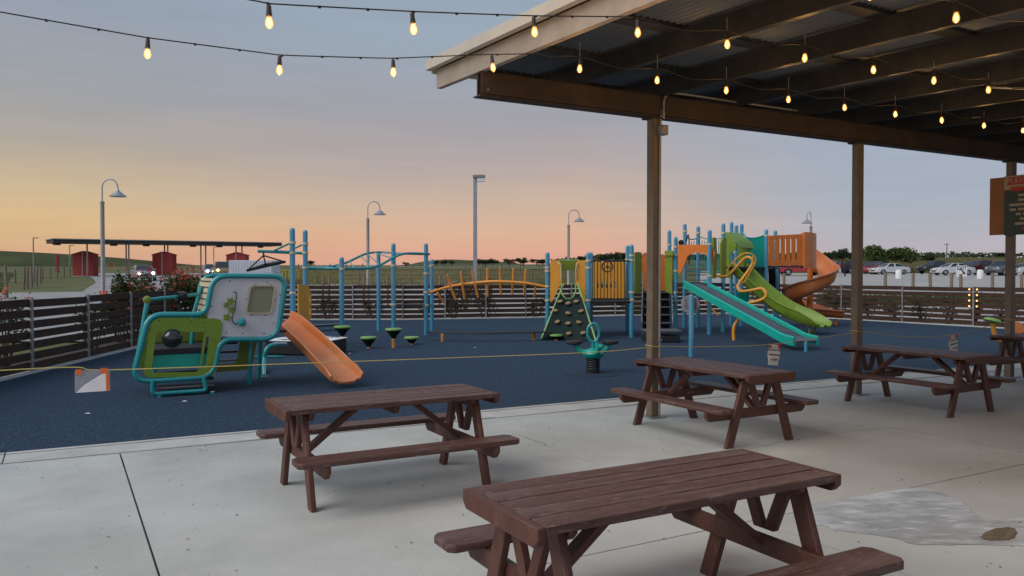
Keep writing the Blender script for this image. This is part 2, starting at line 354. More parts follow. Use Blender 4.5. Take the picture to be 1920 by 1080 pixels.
    def build(s, name, m, parent=None, smooth=True, bevel=0.0, local=False):
        inv = None
        if parent is not None and not local: inv = mw(parent).inverted()
        o = bpy.data.objects.new(name, s.mesh(name, m, smooth, bevel, inv)); C.objects.link(o)
        if parent is not None: o.parent = parent
        return o
def mw(o):
    m = Matrix.LocRotScale(o.location, o.rotation_euler, o.scale)
    return mw(o.parent) @ m if o.parent else m
def tag(o, label=None, cat=None, group=None, kind=None):
    if label: o['label'] = label
    if cat: o['category'] = cat
    if group: o['group'] = group
    if kind: o['kind'] = kind
    return o
def thing(name, label, cat, loc=(0, 0, 0), rz=0, group=None):
    o = bpy.data.objects.new(name, None); C.objects.link(o); o.location = loc; o.rotation_euler = (0, 0, rz); o.empty_display_size = .1
    return tag(o, label, cat, group)
def copy_tree(o, parent=None):
    c = o.copy(); C.objects.link(c); c.parent = parent
    for ch in o.children: copy_tree(ch, c)
    return c
def struct(o): o['kind'] = 'structure'; return o
def inst(me, name, parent, loc=(0, 0, 0), rot=(0, 0, 0), scale=(1, 1, 1)):
    o = bpy.data.objects.new(name, me); C.objects.link(o); o.parent = parent; o.location = loc; o.rotation_euler = rot; o.scale = scale; return o
def crom(P, k=6, closed=False):
    P = [Vector(p) for p in P]; n = len(P); o = []
    for i in range(n if closed else n - 1):
        g = lambda j: P[j % n] if closed else P[max(0, min(n - 1, j))]
        a, b, c, d = g(i - 1), g(i), g(i + 1), g(i + 2)
        for q in range(k):
            t = q / k; o.append(.5 * ((2 * b) + (c - a) * t + (2 * a - 5 * b + 4 * c - d) * t * t + (3 * b - a - 3 * c + d) * t ** 3))
    if not closed: o.append(P[-1])
    return o
def rounded(P, r, k=6, closed=True):
    P = [Vector(p) for p in P]; n = len(P); o = []; rr = r if isinstance(r, (list, tuple)) else [r] * n
    for i in range(n):
        if not closed and i in (0, n - 1): o.append(P[i]); continue
        a, b, c = P[i - 1], P[i], P[(i + 1) % n]; u = (a - b); v = (c - b); q = min(rr[i], u.length * .48, v.length * .48)
        s0 = b + u.normalized() * q; s1 = b + v.normalized() * q
        for j in range(k + 1):
            t = j / k; o.append(s0 * (1 - t) ** 2 + b * 2 * t * (1 - t) + s1 * t * t)
    return o
def rrect(x0, y0, x1, y1, r, k=4): return [(p.x, p.y) for p in rounded([(x0, y0, 0), (x1, y0, 0), (x1, y1, 0), (x0, y1, 0)], r, k)]
def text_mesh(txt, size, m, align='CENTER', ext=.001, space=1.0):
    cu = bpy.data.curves.new('lettering', 'FONT'); cu.body = txt; cu.size = size; cu.align_x = align; cu.align_y = 'CENTER'; cu.extrude = ext; cu.space_line = space
    cu.offset = size * .012
    to = bpy.data.objects.new('lettering', cu); C.objects.link(to); dg = bpy.context.evaluated_depsgraph_get()
    me = bpy.data.meshes.new_from_object(to.evaluated_get(dg)); bpy.data.objects.remove(to); me.materials.clear(); me.materials.append(MATS[m]); return me

# ================================================================== THE SETTING
# ground: one sheet to the horizon, following the rise beyond the playground
ds = [-60, 0, 15, 25, 33, 40, 46, 53, 60, 68, 77, 86, 95, 107, 120, 140, 165, 200, 250, 300, 400, 600, 1000, 1500, 3000]
def side(x, d):            # gentle rise of the pasture to the right
    k = max(0, min(1, (d - 130) / 130)); return k * k * (3 - 2 * k) * 3.0 * max(0, min(1, (x / d + .05) / .35))
g = MB(); rows = []
for d in ds:
    half = max(120, d * 1.1 + 60); xs = [half * (i / 12 - 1) for i in range(25)]
    rows.append([(x, d, T(d) + (side(x, d) if d > 0 else 0)) for x in xs])
g.sheet(rows); struct(g.build('ground', 'grass'))
def drape(name, m, edges, off, dlist):   # strip between two x functions, following the ground
    b = MB(); rows = []
    for d in dlist:
        x0, x1 = edges(d); rows.append([(x0 + (x1 - x0) * i / 6, d, T(d) + off) for i in range(7)])
    b.sheet(rows); return struct(b.build(name, m))
# entrance road and forecourt on the left, gravel behind the fence, car park on the right
def road_e(d):
    x0 = -60 if d < 44 else (-60 + (d - 44) / 9 * 32 if d < 53 else -.46 * d - 4 if d < 77 else -.56 * d + 3); return x0, (-.03 * d if d < 62 else -.05 * d - 2)
drape('road', 'gravel', road_e, .05, [22, 25, 33, 40, 44, 46, 53, 60, 68, 77, 86, 95, 107, 120])
drape('gravel_yard', 'lot', lambda d: (-.16 * d, .06 * d + 3), .055, [33.5, 40, 46, 53, 58])
drape('car_park', 'lot', lambda d: (.23 * d if d > 46 else .17 * d, 110), .05, [22, 25, 33, 40, 46, 53, 60, 68, 77, 86, 95, 107, 120])
# far hills
def hill(name, x0, x1, d, prof, depth=120):
    b = MB(); rows = []
    for k in range(7):
        t = k / 6; rows.append([(x0 + (x1 - x0) * i / 24, d + depth * (t - .35), T(d) - 6 + (prof(i / 24) + 6) * math.sin(math.pi * min(1, t * 1.0)) ** .8) for i in range(25)])
    b.sheet(rows); return struct(b.build(name, 'hill'))
hill('hill', -420, -118, 300, lambda u: 8.6 * (1 - max(0, (u - .5) / .5) ** 1.6) + .25 * math.sin(u * 17), 140)
hill('hill', -60, 10, 420, lambda u: 2.6 * math.sin(math.pi * u) + .5, 120)
hill('hill', -52, -8, 380, lambda u: 3.2 * math.sin(math.pi * u) ** .7, 90)
hill('hill', 190, 520, 360, lambda u: 5.0 * math.sin(math.pi * u) ** .6, 150)

# patio slabs (patio grid), joints left open
JX = [-7.31, -3.41, .49, 4.39, 8.29, 12.19, 16.09, 20]
JY = [-7.8, -3.8, .2, 4.2]
def kin(X): return 8.90 - .030 * X           # patio edge of the kerb
def kout(X): return 9.36 - .022 * X          # rubber edge of the kerb
root = struct(MB().box((-9, -9, -.30), (21, 8.25, -.0085)).build('patio', 'dark_rubber')); root.rotation_euler[2] = YAW
for i in range(len(JX) - 1):
    for j in range(len(JY)):
        x0, x1 = JX[i] + .007, JX[i + 1] - .007; y0 = JY[j] + .006
        ya, yb = (JY[j + 1] - .005,) * 2 if j + 1 < len(JY) else (kin(x0) - .012, kin(x1) - .012)
        b = MB(); v = [(x0, y0), (x1, y0), (x1, yb), (x0, ya)]
        b.add([(x, y, z) for z in (-.008, 0) for x, y in v], [(3, 2, 1, 0), (4, 5, 6, 7), (0, 1, 5, 4), (1, 2, 6, 5), (2, 3, 7, 6), (3, 0, 4, 7)])
        b.build('concrete_slab', 'concrete', root, bevel=.002, local=True)
kr = None
for i in range(-3, 9):
    x0, x1 = i * 2.6 - .5, i * 2.6 + 2.09
    b = MB(); v = [(x0, kin(x0)), (x1, kin(x1)), (x1, kout(x1)), (x0, kout(x0))]
    b.add([(x, y, z) for z in (-.12, .012) for x, y in v], [(3, 2, 1, 0), (4, 5, 6, 7), (0, 1, 5, 4), (1, 2, 6, 5), (2, 3, 7, 6), (3, 0, 4, 7)])
    # raised lip along the rubber
    v = [(x0, kout(x0) - .07), (x1, kout(x1) - .07), (x1, kout(x1)), (x0, kout(x0))]
    b.add([(x, y, z) for z in (.0125, .022) for x, y in v], [(3, 2, 1, 0), (4, 5, 6, 7), (0, 1, 5, 4), (1, 2, 6, 5), (2, 3, 7, 6), (3, 0, 4, 7)])
    if kr is None: kr = struct(b.build('kerb', 'kerb', bevel=.006)); kr.rotation_euler[2] = YAW
    else: b.build('kerb_section', 'kerb', kr, bevel=.006, local=True)
# playground surface
FX = [(-4.6, 7.9), (6.3, 31.6), (11.5, 28.9), (16.3, 27.7), (26.4, 26.2), (26.8, 8.6)]
b = MB(); pl = [(-9, kout(-9))] + [(-4.6, 9.3)] + FX[1:5] + [(26.8, kout(26.8))]
pl = [(-3.9, kout(-3.9))] + FX[1:5] + [(26.8, kout(26.8))]
b.panel([(x, y) for x, y in pl], [], (0, 0, -.056), (1, 0, 0), (0, 1, 0), .112)
o = struct(b.build('playground_surface', 'rubber', smooth=False)); o.rotation_euler[2] = YAW
edge = None
for (xa, ya), (xb, yb) in zip(FX[:-1], FX[1:]):
    if xa < 0: xa, ya = -3.9, 9.4
    if yb < 9: yb = 9.2
    b = MB().bar((xa, ya, -.02), (xb, yb, -.02), .16, .11)
    if edge is None: edge = struct(b.build('edging', 'kerb', bevel=.006)); edge.rotation_euler[2] = YAW
    else: b.build('edging_strip', 'kerb', edge, bevel=.006, local=True)
# planting bed outside the fence
b = MB()
bed = []
for (xa, ya), (xb, yb) in zip(FX[:-1], FX[1:]):
    n = Vector((yb - ya, xa - xb, 0)).normalized() * -1
    bed.append([(xa, ya), (xb, yb), n])
for (p, q, n) in bed:
    P, Q = Vector((*p, 0)) + n * .1, Vector((*q, 0)) + n * .1
    b.add([P + Vector((0, 0, -.045)), Q + Vector((0, 0, -.045)), Q + n * 1.6 + Vector((0, 0, -.05)), P + n * 1.6 + Vector((0, 0, -.05))], [(0, 1, 2, 3)])
o = struct(b.build('planting_bed', 'mulch')); o.rotation_euler[2] = YAW
# damp patch with foam marks and wet reflections painted in pale streaks, a thin film on the slab; traced as an irregular outline
pu = [(1500, 950), (1600, 932), (1712, 915), (1760, 922), (1800, 940), (1828, 962), (1850, 972), (1885, 975), (1925, 968), (1990, 972), (2050, 985), (2040, 1010), (1960, 1022), (1890, 1022), (1800, 1021), (1720, 1021), (1680, 1008), (1620, 1000), (1570, 994), (1545, 985), (1500, 978)]
P = [gz(x, y, .003) for x, y in pu]; P = crom(P, 4, True)
P = [p + Vector((random.uniform(-.012, .012), random.uniform(-.012, .012), 0)) for p in P]
b = MB(); b.add(P, [tuple(range(len(P)))]); struct(b.build('damp_patch', 'damp', smooth=False))
P = [gz(x, y, .006) for x, y in [(1842, 1002), (1868, 990), (1900, 990), (1902, 1008), (1872, 1014), (1842, 1010)]]
P = [p + Vector((random.uniform(-.01, .01), random.uniform(-.01, .01), 0)) for p in crom(P, 4, True)]
b = MB(); b.add(P, [tuple(range(len(P)))]); struct(b.build('mud_patch', 'stain', smooth=False))

# ================================================================== PAVILION (patio grid)
pv = thing('pavilion', 'open steel pavilion with corrugated roof on square columns beside the playground', 'pavilion', (0, 0, 0), YAW)
COLX = [6.42, 10.26, 14.25, 18.2]; BY = 7.85
zr = lambda Y: 3.99 + .036 * (Y - BY)              # underside of the purlins
def kid(b, name, m, **k): return b.build(name, m, pv, local=True, **k)
for X in COLX:
    b = MB().box((X - .06, BY - .06, .02), (X + .06, BY + .06, 3.72)); c = kid(b, 'column', 'steel_brown', bevel=.008)
    MB().box((X - .12, BY - .12, .001), (X + .12, BY + .12, .02)).build('base_plate', 'galv', c, local=True)
    MB().box((X - .11, BY - .1, 3.705), (X + .11, BY + .1, 3.722)).build('cap_plate', 'beam', c, local=True)
# I-beam on the columns
b = MB(); b.box((3.97, BY - .011, 3.74), (20, BY + .011, 3.975)); b.box((3.965, BY - .085, 3.724), (20, BY + .085, 3.74)); b.box((3.965, BY - .085, 3.975), (20, BY + .085, 3.99))
b.box((3.97, BY - .1, 3.745), (20, BY - .086, 3.97))
bm_ = kid(b, 'beam', 'beam')
for x in (4.05,): MB().lathe((x, BY - .1, 3.79), [(.012, 0), (.012, .01)], 8, (0, -1, 0)).build('bolt', 'galv', bm_, local=True)
for X in (10.0, 14.0): MB().box((X - .004, BY - .106, 3.745), (X + .004, BY - .1, 3.97)).build('stiffener', 'beam', bm_, local=True)
YE = 8.93; YB = -5.0
for i in range(13):
    X = 3.97 + i * 1.24; z0, z1 = zr(YB), zr(YE)
    def slab(x0, x1, a, c, y0=YB, y1=YE):
        za, zb = zr(y0), zr(y1)
        return [(x0, y0, za + a), (x1, y0, za + a), (x1, y0, za + c), (x0, y0, za + c), (x0, y1, zb + a), (x1, y1, zb + a), (x1, y1, zb + c), (x0, y1, zb + c)]
    Fc = [(0, 1, 2, 3), (7, 6, 5, 4), (0, 4, 5, 1), (1, 5, 6, 2), (2, 6, 7, 3), (3, 7, 4, 0)]
    b = MB(); b.add(slab(X - .004, X + .004, .012, .208), Fc); b.add(slab(X - .004, X + .065, 0, .012), Fc); b.add(slab(X - .004, X + .065, .208, .22), Fc); b.add(slab(X + .06, X + .065, .0125, .03), Fc)
    kid(b, 'fascia_channel' if i == 0 else 'rafter', 'fascia' if i == 0 else 'purlin')
for j, Y in enumerate([8.75, 7.4, 6.05, 4.7, 3.35, 2.0, .65, -.7, -2.05, -3.4]):
    z = zr(Y) + .222; b = MB().box((4.05, Y - .09, z), (19, Y + .09, z + .045)); kid(b, 'batten', 'purlin')
# corrugated sheets, each lapped run of sheeting a piece
zt = .272
for k in range(15):
    x0 = 3.95 + k * 1.05; n = 104; A, Bv = [], []
    for i in range(n + 1):
        x = x0 + 1.05 * i / n; h = .015 * math.sin(2 * math.pi * x / .0808)
        A.append((x, YB, zr(YB) + zt + h)); Bv.append((x, YE + .06, zr(YE) + zt + h))
    b = MB(); b.sheet([A, Bv]); b.sheet([[(p[0], p[1], p[2] + .004) for p in A], [(p[0], p[1], p[2] + .004) for p in Bv]]); kid(b, 'roof_sheet', 'sheet')
Fc = [(0, 1, 2, 3), (7, 6, 5, 4), (0, 4, 5, 1), (1, 5, 6, 2), (2, 6, 7, 3), (3, 7, 4, 0)]
b = MB(); b.add(slab(3.87, 3.945, .225, .345, YB, YE + .12), Fc); b.add(slab(3.946, 4.05, .300, .345, YB, YE + .12), Fc); kid(b, 'rake_trim', 'trim', bevel=.004)
b = MB().box((3.95, YE + .075, zr(YE) + .2), (20, YE + .115, zr(YE) + .3)); kid(b, 'eave_trim', 'trim')
# conduit and box on the first column
X = COLX[0]
cp = [(X + .042, BY - .078, .03), (X + .042, BY - .078, 3.50), (X + .055, BY - .125, 3.70), (X + .055, BY - .128, 3.90), (X + .09, BY - .13, 3.985), (X + .2, BY - .13, 4.03), (X + 1.2, BY - .13, 4.03), (X + 2.4, BY - .125, 4.03)]
b = MB().tube(crom(cp, 5), .014, 8); cd = kid(b, 'conduit', 'galv')
MB().box((X + .0, BY - .165, 3.50), (X + .105, BY - .062, 3.62)).build('junction_box', 'galv', cd, bevel=.01, local=True)
MB().box((X + .02, BY - .095, .95), (X + .064, BY - .0605, .98)).build('clip', 'galv', cd, local=True)
# bent flexible conduit under the roof
b = MB().tube(crom([(9.0, 5.2, 3.86), (9.7, 4.9, 3.86), (10.2, 4.5, 3.85), (10.6, 4.0, 3.82), (11.2, 3.4, 3.80)], 6), .014, 8); kid(b, 'conduit', 'galv')

# ================================================================== STRING LIGHTS
prof = [(.004, 0), (.014, -.003), (.023, -.024), (.029, -.050), (.027, -.07), (.017, -.086), (.002, -.092)]
bulb_me = MB().lathe((0, 0, 0), prof, 14).mesh('bulb', 'bulb_glass')
core_me = MB().lathe((0, 0, -.012), [(.002, 0), (.009, -.006), (.0165, -.025), (.0195, -.042), (.014, -.060), (.002, -.068)], 12).mesh('filament', 'bulb_core')
sock_me = MB().lathe((0, 0, .065), [(.012, .012), (.017, 0), (.018, -.03), (.022, -.062), (.022, -.067), (.014, -.068)], 12).mesh('socket', 'socket')
def string(label, Y, x0, n, sp_, zf, hooks):
    o = thing('string_lights', label, 'string lights', S(0, Y, 0), YAW, 'string lights strung to the pavilion')
    xs = [x0 + i * sp_ for i in range(n)]
    pts = []
    X = x0 - 2.6
    while X < xs[-1] + 1.0:
        kx = (X - x0) / sp_; pts.append((X, 0, zf(X) + .085 - (.0 if X < 3.8 else .05 * math.sin(math.pi * (kx % 1)) ** 2))); X += sp_ / 6
    MB().tube(pts, .0045, 6).build('cable', 'cable', o, local=True)
    q = 0
    tie = MB().tube([(-.004, 0, .082), (.004, 0, .082), (.012, 0, .083)], .009, 6).mesh('cable_tie', 'cable')
    X = x0 - 2.2
    while X < 3.8: inst(tie, 'cable_tie', o, (X, 0, zf(X))); X += .31
    for i, X in enumerate(xs):
        z = zf(X); tl = (random.uniform(-.08, .08), random.uniform(-.10, .06), 0)
        s_ = inst(sock_me, 'socket', o, (X, 0, z + .012), tl, (.84, .84, .84)); inst(bulb_me, 'bulb', s_); inst(core_me, 'filament', s_)
        li = bpy.data.lights.new('bulb_light', 'POINT'); li.energy = BULB_W; li.color = (1, .50, .14); li.shadow_soft_size = .03
        lo = bpy.data.objects.new('bulb_light', li); C.objects.link(lo); lo.parent = s_; lo.location = (0, 0, -.125)
        if X > 4.0:
            zt_ = zr(Y) + .0; MB().tube([(X, 0, z + .08), (X, 0, zt_ + .01)], .003, 5).build('hook', 'galv', o, local=True)
    return o
BULB_W = 2.1
def interp(tab):
    def f(x):
        if x <= tab[0][0]: a, b = tab[0], tab[1]
        elif x >= tab[-1][0]: a, b = tab[-2], tab[-1]
        else:
            for a, b in zip(tab, tab[1:]):
                if a[0] <= x <= b[0]: break
        return a[1] + (b[1] - a[1]) * (x - a[0]) / (b[0] - a[0])
    return f
Z1 = interp([(-2.6, 3.52), (.53, 3.37), (1.47, 3.37), (2.34, 3.46), (3.17, 3.60), (3.97, 3.72), (4.85, 3.72), (8, 3.73), (11.3, 3.78)])
Z2 = interp([(-2.6, 3.62), (.17, 3.35), (1.1, 3.32), (2.02, 3.42), (2.9, 3.53), (3.78, 3.66), (4.65, 3.70), (8.5, 3.74)])
Z3 = interp([(-2.6, 3.52), (1, 3.36), (3.8, 3.60), (4.5, 3.62), (6, 3.61)])
string('long string of warm bulbs running just inside the far beam of the pavilion', 6.2, -1.29, 15, .915, Z1, None)
string('string of warm bulbs hung between two other strings under the pavilion roof', 4.9, -.75, 12, .92, Z2, None)
string('string of warm bulbs deepest under the roof, farthest from the pavilion beam', 3.4, 2.71, 11, .92, Z3, None)
string('string of warm bulbs on the patio side of the pavilion, above the open tables', 1.9, 2.71, 11, .92, Z3, None)

# ================================================================== PICNIC TABLES
def slat(l, wd, th, ch=.0):      # plank along x with clipped corners
    if ch: v = [(-l/2, -wd/2 + ch), (-l/2 + ch, -wd/2), (l/2 - ch, -wd/2), (l/2, -wd/2 + ch), (l/2, wd/2 - ch), (l/2 - ch, wd/2), (-l/2 + ch, wd/2), (-l/2, wd/2 - ch)]
    else: v = [(-l/2, -wd/2), (l/2, -wd/2), (l/2, wd/2), (-l/2, wd/2)]
    return MB().panel(v, [], (0, 0, 0), (1, 0, 0), (0, 1, 0), th)
top_me = slat(1.752, .132, .04).mesh('top_board', 'wood', bevel=.004)
bench_me = slat(1.84, .235, .042, .035).mesh('bench', 'wood', bevel=.004)
def end_board(wd, h, c, th, nm): return MB().panel([(-wd/2, 0), (wd/2, 0), (wd/2, -h + c), (wd/2 - c, -h), (-wd/2 + c, -h), (-wd/2, -h + c)], [], (0, 0, 0), (0, 1, 0), (0, 0, 1), th).mesh(nm, 'wood_leg', bevel=.004)
cap_me = end_board(.705, .09, .035, .042, 'end_board'); cleat_me = end_board(.58, .07, .035, .045, 'cleat'); cross_me = end_board(1.46, .10, .05, .042, 'bench_support')
def leg_me(y0, z0, y1, z1, wd, nm):   # plank in the y-z plane, ends cut level
    return MB().panel([(y0 - wd/2, z0), (y0 + wd/2, z0), (y1 + wd/2, z1), (y1 - wd/2, z1)], [], (0, 0, 0), (0, 1, 0), (0, 0, 1), .042).mesh(nm, 'wood_leg', bevel=.004)
legs = {s: leg_me(.447 * s, 0, .21 * s, .70, .105, 'leg') for s in (-1, 1)}
struts = {s: leg_me(.035 * s, .405, .155 * s, .70, .075, 'strut') for s in (-1, 1)}
brace = {s: MB().bar((s * .70, 0, .34), (s * .24, 0, .695), .045, .08, (0, 1, 0)).mesh('brace', 'wood_leg', bevel=.004) for s in (-1, 1)}
bolt_me = MB().lathe((0, 0, 0), [(.011, 0), (.011, .006), (.006, .009)], 8, (1, 0, 0)).mesh('bolt', 'galv')
def table(label, X, Y, rz):
    o = thing('picnic_table', label, 'picnic table', S(X, Y, 0), YAW + rz, 'brown wooden picnic tables on the patio')
    for k in range(5): inst(top_me, 'top_board', o, (random.uniform(-.002, .002), -.286 + k * .143, .74 + random.uniform(-.0015, .0015)), (0, 0, math.pi * (k % 2)))
    for s in (-1, 1):
        inst(cap_me, 'end_board', o, (s * .899, 0, .757)); inst(bench_me, 'bench', o, (0, s * .617, .409), (0, 0, math.pi * (s > 0)))
        cr = inst(cross_me, 'bench_support', o, (s * .70, 0, .386))
        for y in (-.36, -.30, .30, .36): inst(bolt_me, 'bolt', cr, (.021, y, -.05))
        inst(cleat_me, 'cleat', o, (s * .70, 0, .7185))
        for q in (-1, 1):
            inst(legs[q], 'leg', o, (s * .744, 0, .0)); inst(struts[q], 'strut', o, (s * .748, 0, 0))
        inst(brace[s], 'brace', o)
    inst(cleat_me, 'cleat', o, (0, 0, .7185))
    return o
table('weathered brown picnic table out in the open, closest to the damp patch', 2.60, 3.13, R(-.2))
table('brown picnic table beside the patio joint, lengthwise to the blue playground edge', 2.38, 6.45, R(0))
table('brown picnic table standing against the first pavilion column with the conduit', 6.39, 6.81, R(-89.6))
table('brown picnic table in front of the middle pavilion column without sign or conduit', 10.07, 6.76, R(-89.6))
table('brown picnic table beside the column that carries the playground rules board', 13.95, 6.9, R(-89.6))

# ================================================================== FENCE (patio grid)
def fence(label, runs, side_out):
    o = thing('slat_fence', label, 'fence', (0, 0, 0), YAW, 'slatted fences round the playground')
    for (a, b_, bays) in runs:
        a, b_ = Vector((*a, 0)), Vector((*b_, 0)); d = (b_ - a) / bays; u = d.normalized(); n = Vector((-u.y, u.x, 0))
        for i in range(bays + 1):
            p = a + d * i
            if i < bays or (a, b_) == runs[-1][:2] or True:
                MB().tube([p + Vector((0, 0, -.1)), p + Vector((0, 0, 1.36))], .03, 10).build('post', 'galv', o, local=True)
        for i in range(bays):
            for k in range(7):
                z = .115 + k * .19 + random.uniform(-.008, .008)
                A = a + d * i + n * side_out * .053 + u * .012; B = a + d * (i + 1) + n * side_out * .053 - u * .012
                MB().bar(A + Vector((0, 0, z)), B + Vector((0, 0, z + random.uniform(-.012, .012))), .036, .142).build('board', 'fence_wood', o, local=True, bevel=.004)
    return o
fence('dark slatted fence leading from the patio past the flowering shrubs', [((-4.3, 8.3), (6.2, 31.75), 11)], 1)
fence('dark slatted fence behind the overhead ladder and the climbing tower', [((6.35, 31.75), (11.5, 29.1), 3), ((11.5, 29.1), (16.3, 27.9), 3), ((16.3, 27.9), (26.4, 26.5), 5)], 1)
fence('brown slatted fence along the car park side with small lamps on a post', [((26.7, 26.4), (27.0, 8.2), 7)], 1)
fl = None
p = S(26.72, 15.3, 0)

# ================================================================== LEFT PLAY CAB (patio grid plane Y = 12.75)
YF, YR = 12.75, 14.0
cb = thing('play_cab', 'toddler play cab of teal tubes with white and green panels and an orange slide', 'play structure', S(2.2, 13.3, 0), YAW)
inv_s = lambda v: Vector((v.x * cy + v.y * sy, -v.x * sy + v.y * cy, v.z))
def fz(px, py, Y=YF): q = inv_s(sp(px, py, Y)); return Vector((q.x, q.z))
def loc(X, Y, z): return S(X, Y, z)
outl = [(247, 716), (279, 590), (386, 590), (400, 517), (537, 518), (519, 636), (412, 636), (400, 707)]
o2 = [fz(*p) for p in outl]
path = rounded([(q.x, q.y, 0) for q in o2], [.24, .2, .16, .22, .22, .24, .2, .24], 8)
def frame_at(Y): return [loc(q.x, Y, q.y) for q in path]
MB().tube(frame_at(YF), .042, 12, closed=True).build('frame', 'teal', cb)
upath = rounded([(fz(*p).x, fz(*p).y, 0) for p in [(388, 634), (402, 517), (537, 518), (519, 636)]], [.1, .22, .22, .24], 8)
MB().tube([loc(q.x, YR, q.y) for q in upath], .042, 12, closed=True).build('frame', 'teal', cb)
def cpanel(name, m, px, holes, Y, r=.1, th=.02, hr=.06, parent=cb, bevel=0):
    ol = rounded([(fz(*p).x, fz(*p).y, 0) for p in px], r, 6)
    hs = [[(q.x, q.y) for q in rounded([(fz(*p).x, fz(*p).y, 0) for p in h], hr, 5)] for h in holes]
    return MB().panel([(q.x, q.y) for q in ol], hs, S(0, Y, 0), S(1, 0), (0, 0, 1), th).build(name, m, parent, smooth=False)
wp = cpanel('white_panel', 'white_panel', [(384, 622), (404, 521), (533, 522), (516, 631), (385, 631)], [[(470, 536), (515, 536), (508, 587), (461, 587)]], YF + .01, .18)
gp_ = cpanel('green_panel', 'lime', [(267, 708), (283, 597), (418, 597), (405, 705)], [[(283, 699), (293, 622), (383, 622), (372, 697)], [(377, 688), (387, 630), (392, 632), (385, 686)]], YF - .016, .13, hr=.05)
wf = MB()
for q in (1,):
    ring = rounded([(fz(*p).x, fz(*p).y, 0) for p in [(466, 534.5), (518, 534.5), (510, 588.5), (459.5, 588.5)]], .08, 5); hole = rounded([(fz(*p).x, fz(*p).y, 0) for p in [(471, 537), (514, 537), (507, 586), (462, 586)]], .06, 5)
    wf.panel([(a.x, a.y) for a in ring], [[(a.x, a.y) for a in hole]], S(0, YF - .012, 0), S(1, 0), (0, 0, 1), .014)
wfo = wf.build('window_frame', 'cream', wp, smooth=False)
cpanel('window_pane', 'pane', [(468, 535), (517, 535), (510, 588), (459, 588)], [], YF + .012, .06, .008, parent=wp)
# spinning toys on the white panel
tl = MB().tube(crom([loc(fz(*p).x, YF - .05, fz(*p).y) for p in [(437, 548), (442, 550), (440, 575), (434, 598), (440, 607), (446, 606)]], 5), .008, 6).build('toy_track', 'dark_metal', wp)
q = fz(452, 604); MB().lathe(loc(q.x, YF - .075, q.y), [(.001, -.065), (.045, -.045), (.066, 0), (.045, .045), (.001, .065)], 16, S(0, -1)).build('toy_ball', 'teal', wp)
for (px, py, rr) in [(432, 565, .05), (424, 572, .04), (434, 581, .045), (425, 595, .05)]:
    q = fz(px, py); k = 5; ol = [(rr * (1 + .28 * math.cos(k * a)) * math.cos(a), rr * (1 + .28 * math.cos(k * a)) * math.sin(a)) for a in [2 * math.pi * i / 30 for i in range(30)]]
    MB().panel(ol, [], loc(q.x, YF - .045, q.y), S(1, 0), (0, 0, 1), .02).build('toy_flower', 'olive', wp, smooth=False)
bme = MB().lathe((0, 0, 0), [(.010, 0), (.010, .004), (.005, .007)], 8, S(0, -1)).mesh('bolt', 'dark_metal')
for px, py in [(431, 527), (501, 529), (508, 534), (479, 534), (525, 553), (516, 563), (524, 573), (461, 561), (498, 591), (471, 591), (513, 605), (495, 625), (455, 625), (396, 574), (424, 623)]:
    q = fz(px, py); inst(bme, 'bolt', wp).location = mw(cb).inverted() @ loc(q.x, YF - .003, q.y)
for ob in wp.children:
    if ob.name.startswith('bolt'): ob.rotation_euler = (0, 0, -YAW)
for px, py in [(298, 601), (358, 602), (382, 604), (384, 621), (281, 617), (267, 681), (405, 652), (395, 683)]:
    q = fz(px, py); ob = inst(bme, 'bolt', gp_); ob.location = mw(cb).inverted() @ loc(q.x, YF - .028, q.y); ob.rotation_euler = (0, 0, -YAW)
q = fz(323, 634); MB().lathe(loc(q.x, YF + .02, q.y), [(.145, 0), (.145, .015), (.138, .05), (.11, .10), (.06, .135), (.01, .145)], 20, S(0, -1)).build('bubble_window', 'glass', cb)
# inside and rear of the cab
cpanel('rear_panel', 'lime', [(267, 708), (283, 597), (418, 597), (405, 705)], [[(300, 650), (305, 622), (370, 622), (365, 650)]], YR - .02, .13)
cpanel('rear_panel', 'white_panel', [(384, 622), (404, 521), (533, 522), (516, 631), (385, 631)], [[(465, 536), (515, 536), (508, 587), (458, 587)]], YR - .01, .18)
def sbox(x0, x1, y0, y1, z0, z1, name, m, parent=cb, bevel=.006):
    c = S((x0 + x1) / 2, (y0 + y1) / 2, (z0 + z1) / 2); return MB().obox(c, S((x1 - x0) / 2, 0), S(0, (y1 - y0) / 2), (0, 0, (z1 - z0) / 2)).build(name, m, parent, bevel=bevel)
sbox(1.14, 2.05, YF + .06, YR - .06, .60, .68, 'seat', 'dark_rubber'); sbox(1.1, 1.98, YF + .08, YF + .11, .38, .595, 'seat_front', 'teal_slide')
sbox(1.12, 2.0, YF + .06, YR - .06, .18, .22, 'floor', 'dark_rubber'); sbox(2.0, 3.1, YF + .06, YR - .06, .86, .90, 'deck', 'dark_rubber')
sbox(1.12, 2.02, YR - .12, YR - .09, .69, 1.0, 'seat_back', 'olive')
# windscreen strip between the two frames
q0, q1 = fz(386, 590), fz(400, 522)
A = [loc(q0.x + (q1.x - q0.x) * t, YF + .06, q0.y + (q1.y - q0.y) * t) for t in [i / 12 for i in range(13)]]; B = [p + S(0, YR - YF - .12) for p in A]
ws = MB().solid([[p + (q - p) * j / 4 for j in range(5)] for p, q in zip(A, B)], .02).build('windscreen', 'cream', cb, smooth=False)
for i in range(1, 12, 2): MB().tube([A[i] + S(-.012, .02), B[i] + S(-.012, -.02)], .008, 6).build('rib', 'dark_metal', ws)
